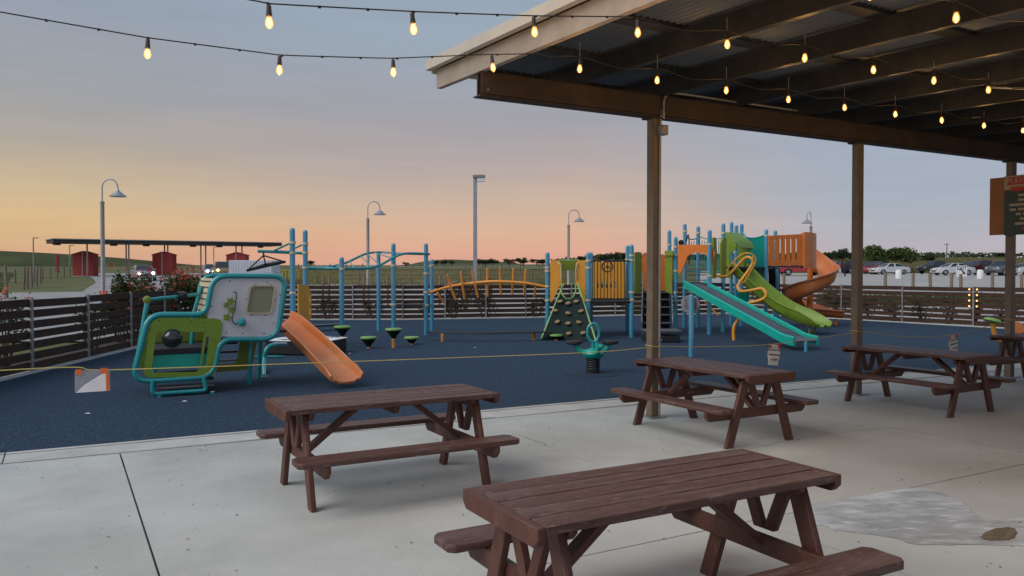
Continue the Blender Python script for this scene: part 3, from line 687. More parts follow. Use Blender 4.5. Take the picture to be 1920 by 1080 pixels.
# front bumper post with knob, handrail and spring coil
q0, q1 = fz(276, 566, 12.95), fz(254, 694, 12.95)
MB().tube([loc(q0.x, 12.95, q0.y), loc(q1.x, 12.95, q1.y)], .036, 10).build('bumper_post', 'teal', cb)
MB().lathe(loc(q0.x, 12.95, q0.y + .03), [(.01, -.055), (.045, -.04), (.06, 0), (.045, .04), (.01, .055)], 14, S(0, -1)).build('knob', 'olive', cb)
q2 = fz(372, 552, 13.4); a_, b_ = loc(q0.x, 12.95, q0.y + .03), loc(q2.x, 13.4, q2.y)
hr = MB().tube([a_, b_], .028, 10).build('handrail', 'teal', cb)
u = (b_ - a_).normalized(); e1 = u.orthogonal().normalized(); e2 = u.cross(e1); c0 = a_ + (b_ - a_) * .56
MB().tube([c0 + u * (.16 * i / 60) + (e1 * math.cos(i * .63) + e2 * math.sin(i * .63)) * .055 * (1.0 + .35 * math.sin(math.pi * i / 60)) for i in range(61)], .009, 6).build('spring_coil', 'black', hr)
q3, q4 = fz(378, 538, 13.5), fz(363, 590, 13.5); MB().tube([loc(q3.x, 13.5, q3.y), loc(q4.x, 13.5, q4.y), loc(q4.x - .05, 13.5, .4)], .034, 10).build('steering_post', 'teal', cb)
# step tray under the cab
tp = [fz(*p) for p in [(285, 712), (284, 741), (385, 736), (379, 706)]]
for Y in (YF - .12,): MB().tube(rounded([loc(q.x, Y, max(.05, q.y)) for q in tp], .06, 5, closed=False), .032, 10).build('step_rail', 'teal', cb)
sbox(1.2, 1.98, YF - .1, YF + .1, .10, .13, 'step_mat', 'grip')
for X in (1.22, 1.95): MB().tube([loc(X, YF - .12, 0), loc(X, YF - .12, .03)], .036, 10).build('foot', 'teal', cb)
for X, Y in ((2.66, 13.35), (1.3, YR - .05), (2.95, YR)): MB().tube([loc(X - .04, Y, 0), loc(X, Y, .86)], .036, 10).build('leg', 'teal', cb)
# olive rear side board with ladder bars
b = MB().panel([(q.x, q.y) for q in rounded([(2.0, .20, 0), (2.62, .22, 0), (2.72, .3, 0), (2.82, .86, 0), (2.55, .86, 0), (2.46, .34, 0), (2.0, .32, 0)], .04, 3)], [], S(0, 13.55, 0), S(1, 0), (0, 0, 1), .03); b.build('side_board', 'olive', cb, smooth=False)
for z in (.36, .5, .64, .78): sbox(2.0, 2.5, 13.62, 13.72, z, z + .03, 'ladder_bar', 'grey_bar' if z < .4 else 'black')
# slide: a chute swept from the deck down to the rubber
def chute(pathc, width, wall, name, m, parent, flare=0.0, lip=.03, wid_fn=None, side=None, th=.03):
    rows = []; n = len(pathc)
    for i, p in enumerate(pathc):
        a = pathc[max(i - 1, 0)]; c = pathc[min(i + 1, n - 1)]; tv = (c - a).normalized(); r = tv.cross(Vector((0, 0, 1))).normalized(); up = r.cross(tv)
        t = i / (n - 1); wd = (wid_fn(t) if wid_fn else width) / 2; h = wall(t) if callable(wall) else wall
        prof = [(-wd - lip, h), (-wd - lip * .4, h + .015), (-wd, h), (-wd + .02, h * .4), (-wd + .09, .03), (-wd * .5, 0), (0, -.008), (wd * .5, 0), (wd - .09, .03), (wd - .02, h * .4), (wd, h), (wd + lip * .4, h + .015), (wd + lip, h)]
        rows.append([p + r * x + up * z for x, z in prof])
    return MB().solid(rows, -th).build(name, m, parent)
sl = crom([loc(3.28, 14.35, .92), loc(3.36, 14.0, .86), loc(3.55, 13.4, .60), loc(3.70, 12.9, .36), loc(3.80, 12.5, .18), loc(3.86, 12.15, .11)], 7)
chute(sl, .52, lambda t: .20 - .02 * t if t < .85 else .19 - .09 * (t - .85) / .15, 'slide', 'orange_slide', cb)

# low black play deck behind the slide, with printed top and hooped legs
dk = thing('low_deck', 'low black play deck with white patterned top behind the small orange slide', 'play deck', gz(575, 668), R(-12))
c = pt(575, 640, 18.0)
cx, cyy = c.x, c.y
dm = Matrix.Translation((cx, cyy, 0)) @ Matrix.Rotation(R(-12), 4, 'Z')
def dp(x, y, z): return dm @ Vector((x, y, z))
dk.location = (cx, cyy, 0)
MB().obox(dp(0, 0, .16), dm.to_3x3() @ Vector((.72, 0, 0)), dm.to_3x3() @ Vector((0, .55, 0)), (0, 0, .15)).build('deck', 'black', dk, bevel=.02)
MB().obox(dp(0, 0, .318), dm.to_3x3() @ Vector((.74, 0, 0)), dm.to_3x3() @ Vector((0, .57, 0)), (0, 0, .008)).build('deck_top', 'paper', dk)
for i in range(26):
    x, y = random.uniform(-.6, .6), random.uniform(-.45, .45); a = random.uniform(0, 3); l = random.uniform(.04, .12)
    MB().obox(dp(x, y, .328), dm.to_3x3() @ Vector((l * math.cos(a), l * math.sin(a), 0)), dm.to_3x3() @ Vector((-.03 * math.sin(a), .03 * math.cos(a), 0)), (0, 0, .002)).build('print_mark', 'ink', dk)
lp = [gz(495, 706), pt(495, 680, 14.9), pt(500, 655, 15.0), pt(514, 646, 15.2), pt(535, 645, 16.0)]
hoop = thing('grab_hoop', 'dark teal bent grab hoop beside the low black deck', 'grab hoop', lp[0])
MB().tube(crom(lp, 6), .04, 10).build('rail', 'teal', hoop); MB().tube([pt(470, 670, 15.2), pt(530, 669, 15.8)], .03, 8).build('cross_tube', 'teal', hoop)
MB().lathe(lp[0], [(.07, 0), (.07, .012)], 12).build('foot_plate', 'galv', hoop)

# ================================================================== OVERHEAD LADDER
PR = .0635
def post_parts(root, p, top, clamps=(), m='blue_post'):
    prof = [(PR, -.05), (PR, top - .075), (PR * .95, top - .045), (PR * .78, top - .018), (PR * .4, top - .003), (.002, top)]
    o = MB().lathe((p.x, p.y, 0), prof, 16).build('post', m, root)
    for z in clamps: MB().lathe((p.x, p.y, z - .03), [(PR + .001, 0), (PR + .016, .004), (PR + .016, .056), (PR + .001, .06)], 16).build('clamp', 'clamp', o)
    return o
def zof(py, d): return pt(960, py, d).z
ol_ = thing('overhead_ladder', 'blue posted overhead ladder with wavy teal rails and a hanging black trapeze', 'play structure', pt(690, 560, 22) * 1.0)
ol_.location.z = 0
PP = {k: pt(x, 600, d) for k, (x, d) in dict(a=(549, 18.6), b=(573, 20.2), c=(641, 20.2), e=(710, 25), f=(738, 22.2), g=(799, 23.2), h=(810, 25)).items()}
for k, ty, d, cl in [('a', 427, 18.6, (455, 474, 549)), ('b', 431, 20.2, (457, 474, 502)), ('c', 482, 20.2, (504,)), ('e', 472, 25, ()), ('f', 456, 22.2, (498, 571)), ('g', 456, 23.2, (477, 513, 548, 572)), ('h', 486, 25, (498,))]:
    post_parts(ol_, PP[k], zof(ty, d), [zof(y, d) for y in cl])
def P2(px, py, d): return pt(px, py, d)
nr = crom([P2(573, 502, 20.2), P2(608, 503, 20.2), P2(641, 503.5, 20.2), P2(688, 503, 20.9), P2(712, 497, 21.3), P2(740, 482, 21.8), P2(756, 476, 22.2), P2(775, 475, 22.6), P2(804, 476, 23.2)], 6)
fr_ = crom([P2(580, 504, 21.9), P2(620, 500, 22.3), P2(650, 492, 22.9), P2(680, 478, 23.6), P2(695, 474, 24), P2(715, 473, 24.5), P2(745, 475, 24.7), P2(806, 477, 25)], 6)
MB().tube(nr, .034, 10).build('rail', 'teal', ol_); MB().tube(fr_, .034, 10).build('rail', 'teal', ol_)
for i in range(9):
    t = .12 + i * .1; a_ = nr[int(t * (len(nr) - 1))]; b_ = fr_[int(t * (len(fr_) - 1))]
    MB().tube([a_, b_], .018, 8).build('rung', 'teal', ol_)
# arms with braces, trapeze
A0, A1 = P2(483, 471, 18.3), P2(549, 473, 18.6); B0, B1 = P2(505, 472, 20.0), P2(573, 475, 20.2)
for p, q in ((A0, A1), (B0, B1)): MB().tube([p, q], .036, 10).build('arm', 'teal', ol_)
MB().tube([A0 + (A1 - A0) * .15, B0 + (B1 - B0) * .02], .03, 10).build('arm_tie', 'teal', ol_)
MB().tube([P2(514, 470, 18.4), P2(548, 454, 18.6)], .022, 8).build('arm_brace', 'teal', ol_); MB().tube([P2(540, 472, 20.1), P2(572, 456, 20.2)], .022, 8).build('arm_brace', 'teal', ol_)
ap = P2(494, 479, 18.6); tri = [P2(464, 507, 18.2), P2(534, 491, 18.9), P2(498, 496, 19.4)]
tz = MB().tube([ap, P2(494, 471, 18.6)], .02, 8).build('trapeze', 'dark_metal', ol_)
for i in range(3): MB().tube([tri[i], tri[(i + 1) % 3]], .032, 8).build('trapeze_bar', 'black', tz); MB().tube([ap, tri[i]], .017, 8).build('trapeze_rod', 'dark_metal', tz)
# horizontal bar between the last posts
MB().tube([P2(738, 571, 22.2), P2(799, 571, 23.2)], .022, 8).build('low_bar', 'grey_bar', ol_)
# amber panel on the first pair of posts
q0, q1 = P2(559, 577, 19.4), P2(583, 577, 20.0); ex = (q1 - q0); ex.z = 0; wdt = ex.length; ex.normalize()
zt_, zb_ = zof(534, 19.6), zof(622, 19.6); h = zt_ - zb_
MB().panel([(q.x, q.y) for q in rounded([(0, 0, 0), (wdt * .8, 0, 0), (wdt * .83, h * .22, 0), (wdt, h * .3, 0), (wdt, h * .8, 0), (wdt * .72, h, 0), (0, h, 0)], .03, 3)], [[(wdt * .78, h * .35), (wdt * .90, h * .38), (wdt * .90, h * .5), (wdt * .78, h * .5)], [(wdt * .78, h * .6), (wdt * .90, h * .6), (wdt * .88, h * .78), (wdt * .78, h * .8)]], Vector((q0.x, q0.y, zb_)), ex, (0, 0, 1), .03).build('amber_panel', 'amber', ol_, smooth=False)
sb = thing('balance_plank', 'grey flat balance plank on a dark frame beyond the tall green stepping pod', 'balance plank', gz(600, 622))
a_, b_ = gz(570, 622), gz(640, 618); a_.z = b_.z = .18
MB().bar(a_, b_, .35, .03).build('plank', 'grip', sb, bevel=.005); MB().bar(a_ - Vector((0, 0, .03)), b_ - Vector((0, 0, .03)), .3, .03).build('frame', 'black', sb)
for q in (.15, .85):
    p = a_ + (b_ - a_) * q; MB().tube([Vector((p.x, p.y, 0)), Vector((p.x, p.y, .15))], .04, 8).build('leg', 'black', sb)

# ================================================================== STEPPING PODS, BEAM, SPRING RIDERS
def pod(label, px, py_base, top_z, r=.2, stem=True):
    p = gz(px, py_base); o = thing('stepping_pod', label, 'stepping pod', p, 0, 'green stepping pods')
    MB().lathe(p, [(r * .9, top_z - .05), (r * .98, top_z - .045), (r, top_z - .02), (r * .96, top_z - .004), (r * .85, top_z), (.01, top_z + .004)], 20).build('cap', 'pale_green', o)
    low = max(.01, top_z - .26)
    MB().lathe(p, [(.035, low), (r * .55, low + (top_z - low) * .45), (r * .97, top_z - .045), (.02, top_z - .044)], 20).build('cone', 'dark_green', o)
    if stem and low > .02: MB().lathe(p, [(.045, 0), (.045, low + .06)], 12).build('stem', 'pod_stem', o)
    else: MB().lathe(p, [(.05, 0), (.05, low + .02)], 12).build('stem', 'pod_stem', o)
pod('tallest green stepping pod on a long orange stem', 642, 653, .54)
pod('low green cone stepping pod between two taller pods', 691, 653, .28, .2)
pod('medium green stepping pod on an orange stem', 738, 652, .47)
pod('squat green stepping pod beside the start of the balance beam', 772, 646, .20, .19)
pod('flat green stepping pod behind the small orange slide', 606, 643, .17, .2)
pod('flat green stepping pod in front of the climbing wall', 1043, 638, .16, .18)
bb = thing('balance_beam', 'long dark wavy balance beam ending at the climbing wall', 'balance beam', gz(900, 641))
bl = crom([P2(800, 624.5, 21.4), P2(840, 623, 21.2), P2(890, 624, 21.1), P2(940, 624, 21.1), P2(985, 622.5, 21.2), P2(1032, 619.5, 21.6)], 6)
zb = [Vector((p.x, p.y + .10 * math.sin(i * .35), .215)) for i, p in enumerate(bl)]
MB().solid([[p + Vector((0, -.09, 0)), p + Vector((0, -.08, .03)), p + Vector((0, .08, .03)), p + Vector((0, .09, 0))] for p in zb], .04).build('beam', 'dark_rubber', bb)
for px, py in ((830, 640), (1001, 638)):
    p = gz(px, py); MB().lathe((p.x, p.y, 0), [(.05, 0), (.05, .2)], 12).build('leg', 'pod_stem', bb)
sr = thing('spring_rider', 'teal spring rider with round black seats and a ring handle', 'spring rider', gz(1112, 700))
c = gz(1112, 700)
b = MB(); b.tube([c + Vector((.115 * math.cos(i * .45), .115 * math.sin(i * .45), .02 + .25 * i / 84)) for i in range(85)], .017, 7); b.build('spring', 'black', sr)
MB().lathe(c, [(.52, .001), (.52, .006), (.5, .008)], 32).build('wear_disc', 'mulch_green' if 'mulch_green' in MATS else 'rubber', sr)
MB().lathe(c, [(.13, .008), (.13, .02), (.1, .03)], 16).build('base_plate', 'dark_metal', sr)
MB().lathe(c, [(.13, .27), (.17, .30), (.20, .36), (.17, .41), (.08, .44), (.03, .46)], 18).build('hub', 'teal_slide', sr)
for a in (168, 20, 285, 75):
    u = Vector((math.cos(R(a)), math.sin(R(a)), 0)); rr = .34
    MB().tube(crom([c + u * .1 + Vector((0, 0, .38)), c + u * .22 + Vector((0, 0, .40)), c + u * rr * .85 + Vector((0, 0, .47)), c + u * rr + Vector((0, 0, .53))], 5), .045, 9).build('arm', 'teal_slide', sr)
    if a in (168, 20): MB().lathe(c + u * rr + Vector((0, 0, .535)), [(.12, -.02), (.15, 0), (.155, .03), (.15, .045), (.02, .05)], 20).build('seat', 'dark_rubber', sr)
ring = [c + Vector((.105 * math.cos(t), -.02, .73 + .165 * math.sin(t))) for t in [2 * math.pi * i / 28 for i in range(28)]]
MB().tube(ring, .026, 9, closed=True).build('ring_handle', 'teal', sr); MB().tube([c + Vector((0, -.01, .42)), c + Vector((0, -.02, .58))], .035, 9).build('handle_stem', 'teal', sr)
# second rider, half behind the rules column
c = gz(1884, 662); s2 = thing('spring_rider', 'orange spring rider with a green seat half hidden behind a column', 'spring rider', c)
MB().tube([c + Vector((.1 * math.cos(i * .45), .1 * math.sin(i * .45), .02 + .22 * i / 70)) for i in range(71)], .016, 6).build('spring', 'black', s2)
MB().tube(crom([c + Vector((-.28, 0, .68)), c + Vector((-.24, 0, .45)), c + Vector((-.1, 0, .27)), c + Vector((.12, 0, .27)), c + Vector((.2, 0, .45)), c + Vector((.28, -.05, .55))], 6), .05, 10).build('body', 'amber', s2)
MB().lathe(c + Vector((-.29, 0, .72)), [(.02, -.04), (.16, -.03), (.20, 0), (.14, .06), (.02, .075)], 18, (.25, 0, 1)).build('seat', 'pale_green', s2)
MB().lathe(c + Vector((.24, -.05, .57)), [(.02, -.03), (.15, -.03), (.18, 0), (.15, .03), (.02, .035)], 20, (0, -.8, .5)).build('seat', 'orange_slide', s2)

# ================================================================== MAIN CLIMBING TOWER
tw = thing('play_tower', 'large climbing tower with teal roller slide, green slide and orange spiral slide', 'play structure', (6.2, 24, 0))
def B_(b, name, m, parent=tw, **k): return b.build(name, m, parent, **k)
# caterpillar bridge with ribs
bp = crom([P2(806, 548, 23.2), P2(850, 536, 22.8), P2(905, 529, 22.6), P2(940, 528, 22.5), P2(985, 531, 22.5), P2(1024, 538, 22.6)], 8)
bp2 = [p + Vector((.05, .75, 0)) for p in bp]
br = MB().tube(bp, .04, 10); B_(br, 'bridge_rail', 'rib_orange')
for i, (xt, yt, xb, yb) in enumerate([(820, 549, 832, 568), (838, 515, 854, 562), (864, 510, 871, 560), (885, 506, 896, 557), (914, 503, 914, 556), (937, 502, 939, 552), (963, 503, 960, 552), (986, 505, 982, 553), (1004, 538, 1002, 556)]):
    mid = pt((xt + xb) / 2, (yt + yb) / 2, 22.7)
    rib = B_(MB().tube(crom([pt(xt, yt, 22.55), mid + Vector((0, -.06, 0)), pt(xb, yb, 22.75)], 5), .03, 8), 'rib', 'rib_orange')
B_(MB().tube([P2(800, 572, 23.2), P2(806, 571, 25)], .02, 8), 'bridge_end_bar', 'grey_bar')
# tower posts: px, top row, distance, clamp rows
TPOS = [(1026.5, 473, 22.6, (502, 508, 537, 563)), (1103, 473, 22.3, (489, 502, 563)), (1108, 473, 24.3, (489,)), (1176.5, 460, 24.3, (487,)), (1184, 458.5, 22.4, (479, 488, 548, 562)),
        (1254.6, 431.6, 25.4, (459,)), (1266.5, 444, 24.3, (463, 478, 508, 548)), (1283.5, 419.4, 26.3, (434,)), (1308.6, 424, 26.4, (437,)), (1330, 431, 23.4, (458, 517)), (1355.7, 418.7, 24.4, (437, 458)),
        (1371, 416, 27.4, ()), (1380, 422, 26, ()), (1390, 419.4, 27.4, ()), (1436, 430, 26.0, (442,)), (1453, 432, 28.0, (452,))]
TB = []
for px, ty, d, cl in TPOS:
    p = pt(px, 560, d); TB.append(p); post_parts(tw, p, zof(ty, d), [zof(y, d) for y in cl])
ZD1 = 1.02
def plate(pts_, z, th, name, m): return B_(MB().panel([(p.x, p.y) for p in pts_], [], (0, 0, z - th / 2), (1, 0, 0), (0, 1, 0), th), name, m, smooth=False)
plate([TB[0], TB[1], TB[2] , TB[0] + Vector((.3, 1.9, 0))], ZD1, .06, 'deck', 'dark_rubber')
plate([TB[1], TB[4], TB[3], TB[2]], ZD1, .06, 'deck', 'dark_rubber')
# amber entry panels and hood
def upright(pxs, d0, d1, name, m, holes=(), r=.05, th=.03, x0=None, x1=None, hr=.03, parent=tw):
    # board standing between two sight columns at x0,d0 and x1,d1; outline given in picture rows and columns
    a, b_ = pt(x0, 512, d0), pt(x1, 512, d1); ex = b_ - a; ex.z = 0; L_ = ex.length; ex.normalize()
    def cv(px, py):
        # intersect the sight line with the board's plane
        r_ = ray(px, py); nrm = Vector((-ex.y, ex.x, 0)); o_ = Vector((a.x, a.y, 0)); c_ = Vector((0, 0, HC)); t_ = (o_ - c_).dot(nrm) / r_.dot(nrm); q = c_ + r_ * t_
        return Vector(((q - o_).dot(ex), q.z, 0))
    olp = rounded([cv(*p) for p in pxs], r, 5)
    hs = [[(q.x, q.y) for q in rounded([cv(*p) for p in h], hr, 4)] for h in holes]
    return MB().panel([(q.x, q.y) for q in olp], hs, (a.x, a.y, 0), ex, (0, 0, 1), th).build(name, m, parent, smooth=False)
upright([(1032, 488), (1048, 488), (1053, 495), (1053, 530), (1035, 566), (1032, 566)], 22.5, 22.3, 'amber_panel', 'amber', x0=1026, x1=1103, r=.03)
upright([(1098, 488), (1084, 488), (1079, 495), (1079, 530), (1096, 566), (1098, 566)], 22.5, 22.3, 'amber_panel', 'amber', x0=1026, x1=1103, r=.03)
for xa, xb in ((1046, 1052), (1086, 1080)):
    B_(MB().tube(crom([P2(xa, 492, 22.35), P2(xb - (2 if xb > xa else -2), 496, 22.3), P2(xb, 505, 22.3), P2(xb, 524, 22.3)], 5), .018, 8), 'grab_rail', 'cream')
upright([(1050, 488), (1082, 488), (1080, 507), (1052, 507)], 22.7, 22.6, 'hood_panel', 'olive', x0=1026, x1=1103, r=.02)
B_(MB().tube([P2(1047, 488, 22.5), P2(1085, 488, 22.4)], .02, 8), 'hood_rail', 'pale_green')
# climbing wall, trapezoid leaning out, with holds and pale green edges
cl_t, cr_t, cl_b, cr_b = P2(1057, 532, 22.2), P2(1083, 532, 22.2), gz(1015, 637), gz(1117, 640)
nrows = []
for i in range(9):
    t = i / 8; a_ = cl_t.lerp(cl_b, t); b_ = cr_t.lerp(cr_b, t); sag = -.06 * math.sin(math.pi * t)
    nrows.append([a_.lerp(b_, j / 6) + Vector((0, sag * 0 + .05 * math.sin(math.pi * j / 6), 0)) for j in range(7)])
wall = B_(MB().solid(nrows[2:], -.04), 'climbing_wall', 'dark_green')
ua, ub = nrows[2][0], nrows[2][6]
B_(MB().tube([cl_t, cl_b + Vector((0, -.02, .02))], .028, 8), 'wall_edge', 'pale_green'); B_(MB().tube([cr_t, cr_b + Vector((0, -.02, .02))], .028, 8), 'wall_edge', 'pale_green')
B_(MB().tube(crom([P2(1053, 532, 22.1), P2(1053, 548, 22.05), P2(1059, 558, 22.0), P2(1066, 560.5, 22.0), P2(1073, 558, 22.0), P2(1079, 548, 22.05), P2(1079, 532, 22.1)], 5), .02, 8), 'wall_notch_trim', 'pale_green')
hold_me = MB().lathe((0, 0, 0), [(.085, -.01), (.085, .02), (.06, .05), (.02, .055)], 9, (0, -1, .25)).mesh('hold', 'tan_hold')
for px, py in [(1050, 567), (1065, 570.5), (1080, 567), (1041, 584), (1065, 589), (1089, 585), (1045, 605), (1065, 608), (1085, 606), (1093, 626), (1066, 627)]:
    t = (py - 532) / (638 - 532); a_ = cl_t.lerp(cl_b, t); b_ = cr_t.lerp(cr_b, t); d_ = (a_.y + b_.y) / 2; q = pt(px, py, d_); k_ = max(0, min(1, (q.x - a_.x) / (b_.x - a_.x))); d_ = a_.y + (b_.y - a_.y) * k_; q = pt(px, py, d_)
    o = inst(hold_me, 'hold', wall); o.location = mw(tw).inverted() @ (q + Vector((0, -.05, .03))); o.scale = (.95, .9, .55); o.rotation_euler = (0, random.uniform(-.4, .4), 0)
# barred balcony with wheel and amber backing
d = 22.35
for i in range(11):
    x = 1114 + i * 6.3; B_(MB().tube([P2(x, 489, d), P2(x, 561, d)], .012, 7), 'baluster', 'black')
for y in (489, 561): B_(MB().tube([P2(1106, y, d), P2(1182, y, d)], .018, 8), 'rail', 'black')
B_(MB().tube([P2(1106, 565, d), P2(1182, 565, d)], .022, 8), 'deck_edge', 'dark_metal')
upright([(1112, 491), (1172, 491), (1172, 559), (1112, 559)], 24.2, 24.2, 'amber_panel', 'amber', x0=1108, x1=1176, r=.05, holes=[[(x, 528), (x + 3.5, 528), (x + 3.5, 540), (x, 540)] for x in (1119, 1127.5, 1136, 1144, 1152)], hr=.015)
wc = P2(1139, 500, 22.28)
wh = B_(MB().tube([wc + Vector((.145 * math.cos(t), 0, .145 * math.sin(t))) for t in [2 * math.pi * i / 24 for i in range(24)]], .017, 7, closed=True), 'steering_wheel', 'black')
for a in (90, 210, 330): MB().tube([wc, wc + Vector((.145 * math.cos(R(a)), 0, .145 * math.sin(R(a))))], .012, 6).build('spoke', 'black', wh)
MB().lathe(wc, [(.035, -.02), (.035, .02)], 10, (0, 1, 0)).build('hub', 'black', wh)
# panels by the stairs: lime, orange with cut-out smile, lime
upright([(1190, 473), (1202, 473), (1203, 500), (1201, 548), (1190, 551)], 22.6, 23.2, 'lime_panel', 'olive', x0=1184, x1=1204, r=.02)
upright([(1204, 477), (1246, 477), (1246, 545), (1204, 545)], 25.0, 25.0, 'orange_panel', 'orange', x0=1200, x1=1250, r=.05, holes=[[(1209, 492), (1214, 490), (1219, 487), (1220, 489), (1214, 493), (1209, 494)], [(1211, 509), (1214, 509), (1214, 514), (1211, 514)], [(1230, 509), (1233, 509), (1233, 514), (1230, 514)]], hr=.01)
upright([(1248, 473), (1261, 473), (1261, 545), (1257, 551), (1247, 545)], 24.6, 24.2, 'lime_panel', 'olive', x0=1248, x1=1262, r=.02)
upright([(1247, 470), (1262, 470), (1262, 479), (1247, 479)], 24.5, 24.1, 'lime_cap', 'lime', x0=1248, x1=1262, r=.02)
# stairs between stringers
st0, st1 = pt(1232, 548, 24.6), gz(1232, 632)
for i in range(6):
    t = i / 5.2; c = st0.lerp(Vector((st1.x, st1.y, .12)), t); B_(MB().box((c.x - .40, c.y - .16, c.z - .02), (c.x + .40, c.y + .14, c.z + .015)), 'stair_tread', 'grip', bevel=.005)
    if i < 5: B_(MB().box((c.x - .39, c.y + .10, c.z - .22), (c.x + .39, c.y + .12, c.z - .021)), 'stair_riser', 'dark_rubber')
for s in (-1, 1):
    a_ = st0 + Vector((s * .43, 0, .05)); b_ = Vector((st1.x + s * .43, st1.y, .12)); B_(MB().bar(a_, b_, .04, .22), 'stringer', 'black')
    B_(MB().tube(crom([a_ + Vector((0, 0, .55)), a_.lerp(b_, .5) + Vector((0, 0, .55)), b_ + Vector((0, 0, .5)), b_ + Vector((0, -.06, .1)), b_ + Vector((0, -.02, -.1))], 6), .018, 8), 'handrail', 'grey_bar')
c = gz(1252, 642); B_(MB().box((c.x - .55, c.y - .1, 0), (c.x + .3, c.y + .8, .18)), 'bottom_step', 'black', bevel=.02); B_(MB().box((c.x - .6, c.y - .1, .28), (c.x + .35, c.y + .7, .31)), 'bottom_tread', 'grip')
# upper decks
ZD2 = 1.50; ZD3 = 2.0
plate([TB[6], TB[9], TB[10], TB[8], TB[5]], ZD2, .07, 'deck', 'dark_rubber')
plate([TB[10], TB[14], TB[15], TB[13], TB[12]], ZD3, .07, 'deck', 'dark_rubber')
for k in range(3):
    z = 1.60 + .16 * k; a_ = pt(1285, 520, 24.4 + .5 * k); b_ = pt(1327, 520, 24.4 + .5 * k); B_(MB().box((a_.x, a_.y - .2, z - .03), (b_.x + .05, a_.y + .25, z)), 'stair_tread', 'steel_brown')
B_(MB().tube(crom([P2(1256, 556, 25.4), P2(1250, 575, 24.9), P2(1262, 568, 24.2), P2(1285, 560, 24.0)], 5), .02, 8), 'guard_rail', 'grey_bar')
# teal baluster panels at the rear
for x0, x1, d0, d1, n in ((1287, 1306, 26.3, 26.4, 5), (1312, 1352, 26.4, 26.0, 10)):
    for i in range(n):
        t = i / (n - 1); x = x0 + (x1 - x0) * t; dd = d0 + (d1 - d0) * t
        B_(MB().tube([P2(x, 449 + 4 * math.sin(math.pi * t), dd), P2(x, 509, dd)], .014, 6), 'baluster', 'teal')
    B_(MB().tube(crom([P2(x0 - 3, 443, d0), P2((x0 + x1) / 2, 449, (d0 + d1) / 2), P2(x1 + 3, 446, d1)], 5), .02, 8), 'rail', 'teal'); B_(MB().tube([P2(x0 - 3, 509, d0), P2(x1 + 3, 509, d1)], .02, 8), 'rail', 'teal')
B_(MB().tube(crom([P2(1287, 452, 26.0), P2(1290, 440, 25.8), P2(1292, 452, 25.6), P2(1292, 496, 25.6)], 5), .02, 8), 'grab_rail', 'black')
B_(MB().lathe(P2(1277, 455, 24.2), [(.02, -.06), (.07, -.05), (.09, 0), (.07, .05), (.02, .06)], 12, (0, -1, 0)), 'bell', 'black')
# orange arch above the roller slide
upright([(1272, 459), (1334, 459), (1341, 476), (1329, 513), (1326, 513), (1328, 484), (1323, 475), (1300, 474), (1290, 480), (1278, 511), (1272, 513)], 24.2, 23.5, 'orange_arch', 'orange', x0=1266, x1=1330, r=.035, th=.05)
# tall olive side boards
upright([(1337, 445), (1341, 446), (1343, 480), (1341, 522), (1336, 522)], 23.6, 23.8, 'side_board', 'olive', x0=1330, x1=1345, r=.02, th=.08)
upright([(1355, 446), (1361, 446), (1360, 522), (1352, 522), (1351, 456)], 24.1, 24.2, 'side_board', 'olive', x0=1350, x1=1362, r=.02, th=.08)
# roller slide
ra, rb = Vector((5.05, 23.5, 1.40)), Vector((6.62, 18.9, .30))
ra, rb = pt(1302, 533, 23.6), pt(1490, 634, 19.3)
re_ = pt(1512, 636, 18.6)
rp = [ra, ra.lerp(rb, .3), ra.lerp(rb, .62), ra.lerp(rb, .9), Vector((rb.x, rb.y, rb.z)), Vector((re_.x, re_.y, rb.z - .02))]
rp = crom(rp, 6); sd_ = Vector(((rb - ra).y, -(rb - ra).x, 0)).normalized()
if sd_.x < 0: sd_ = -sd_
for s in (-1, 1):
    rows = []
    for i, p in enumerate(rp):
        q = p + sd_ * s * .33; ht = .09
        rows.append([q + sd_ * (-.035) + Vector((0, 0, -.10)), q + sd_ * (-.035) + Vector((0, 0, ht)), q + Vector((0, 0, ht + .03)), q + sd_ * .035 + Vector((0, 0, ht)), q + sd_ * .035 + Vector((0, 0, -.10))])
    b = MB(); b.sheet([r + [r[0]] for r in rows]); b.add(rows[0], [(0, 1, 2, 3, 4)]); b.add(rows[-1], [(4, 3, 2, 1, 0)]); B_(b, 'slide_rail', 'teal_slide')
tot = (rp[-1] - rp[0]).length; nrol = 62; rol_me = None
acc = [0]
for a_, b_ in zip(rp, rp[1:]): acc.append(acc[-1] + (b_ - a_).length)
for i in range(nrol):
    s_ = acc[-1] * (i + .5) / nrol; k = max(j for j in range(len(acc) - 1) if acc[j] <= s_); p = rp[k].lerp(rp[k + 1], (s_ - acc[k]) / (acc[k + 1] - acc[k]))
    if rol_me is None: rol_me = MB().tube([(-.30, 0, 0), (.30, 0, 0)], .028, 8).mesh('roller', 'roller')
    o = inst(rol_me, 'roller', tw); o.location = mw(tw).inverted() @ p; o.rotation_euler = (0, 0, math.atan2(sd_.y, sd_.x))
p = gz(1511, 660); B_(MB().tube([Vector((p.x, p.y, 0)), Vector((p.x, p.y, .24))], .04, 10), 'slide_leg', 'blue_post')
p = ra.lerp(rb, .5); B_(MB().tube(crom([Vector((p.x - .15, p.y, 0)), Vector((p.x - .15, p.y, .35)), Vector((p.x, p.y, .6))], 4), .045, 10), 'slide_leg', 'amber')
B_(MB().tube([P2(1322, 566, 24.4), P2(1347, 592, 24.0)], .03, 8), 'brace', 'amber')
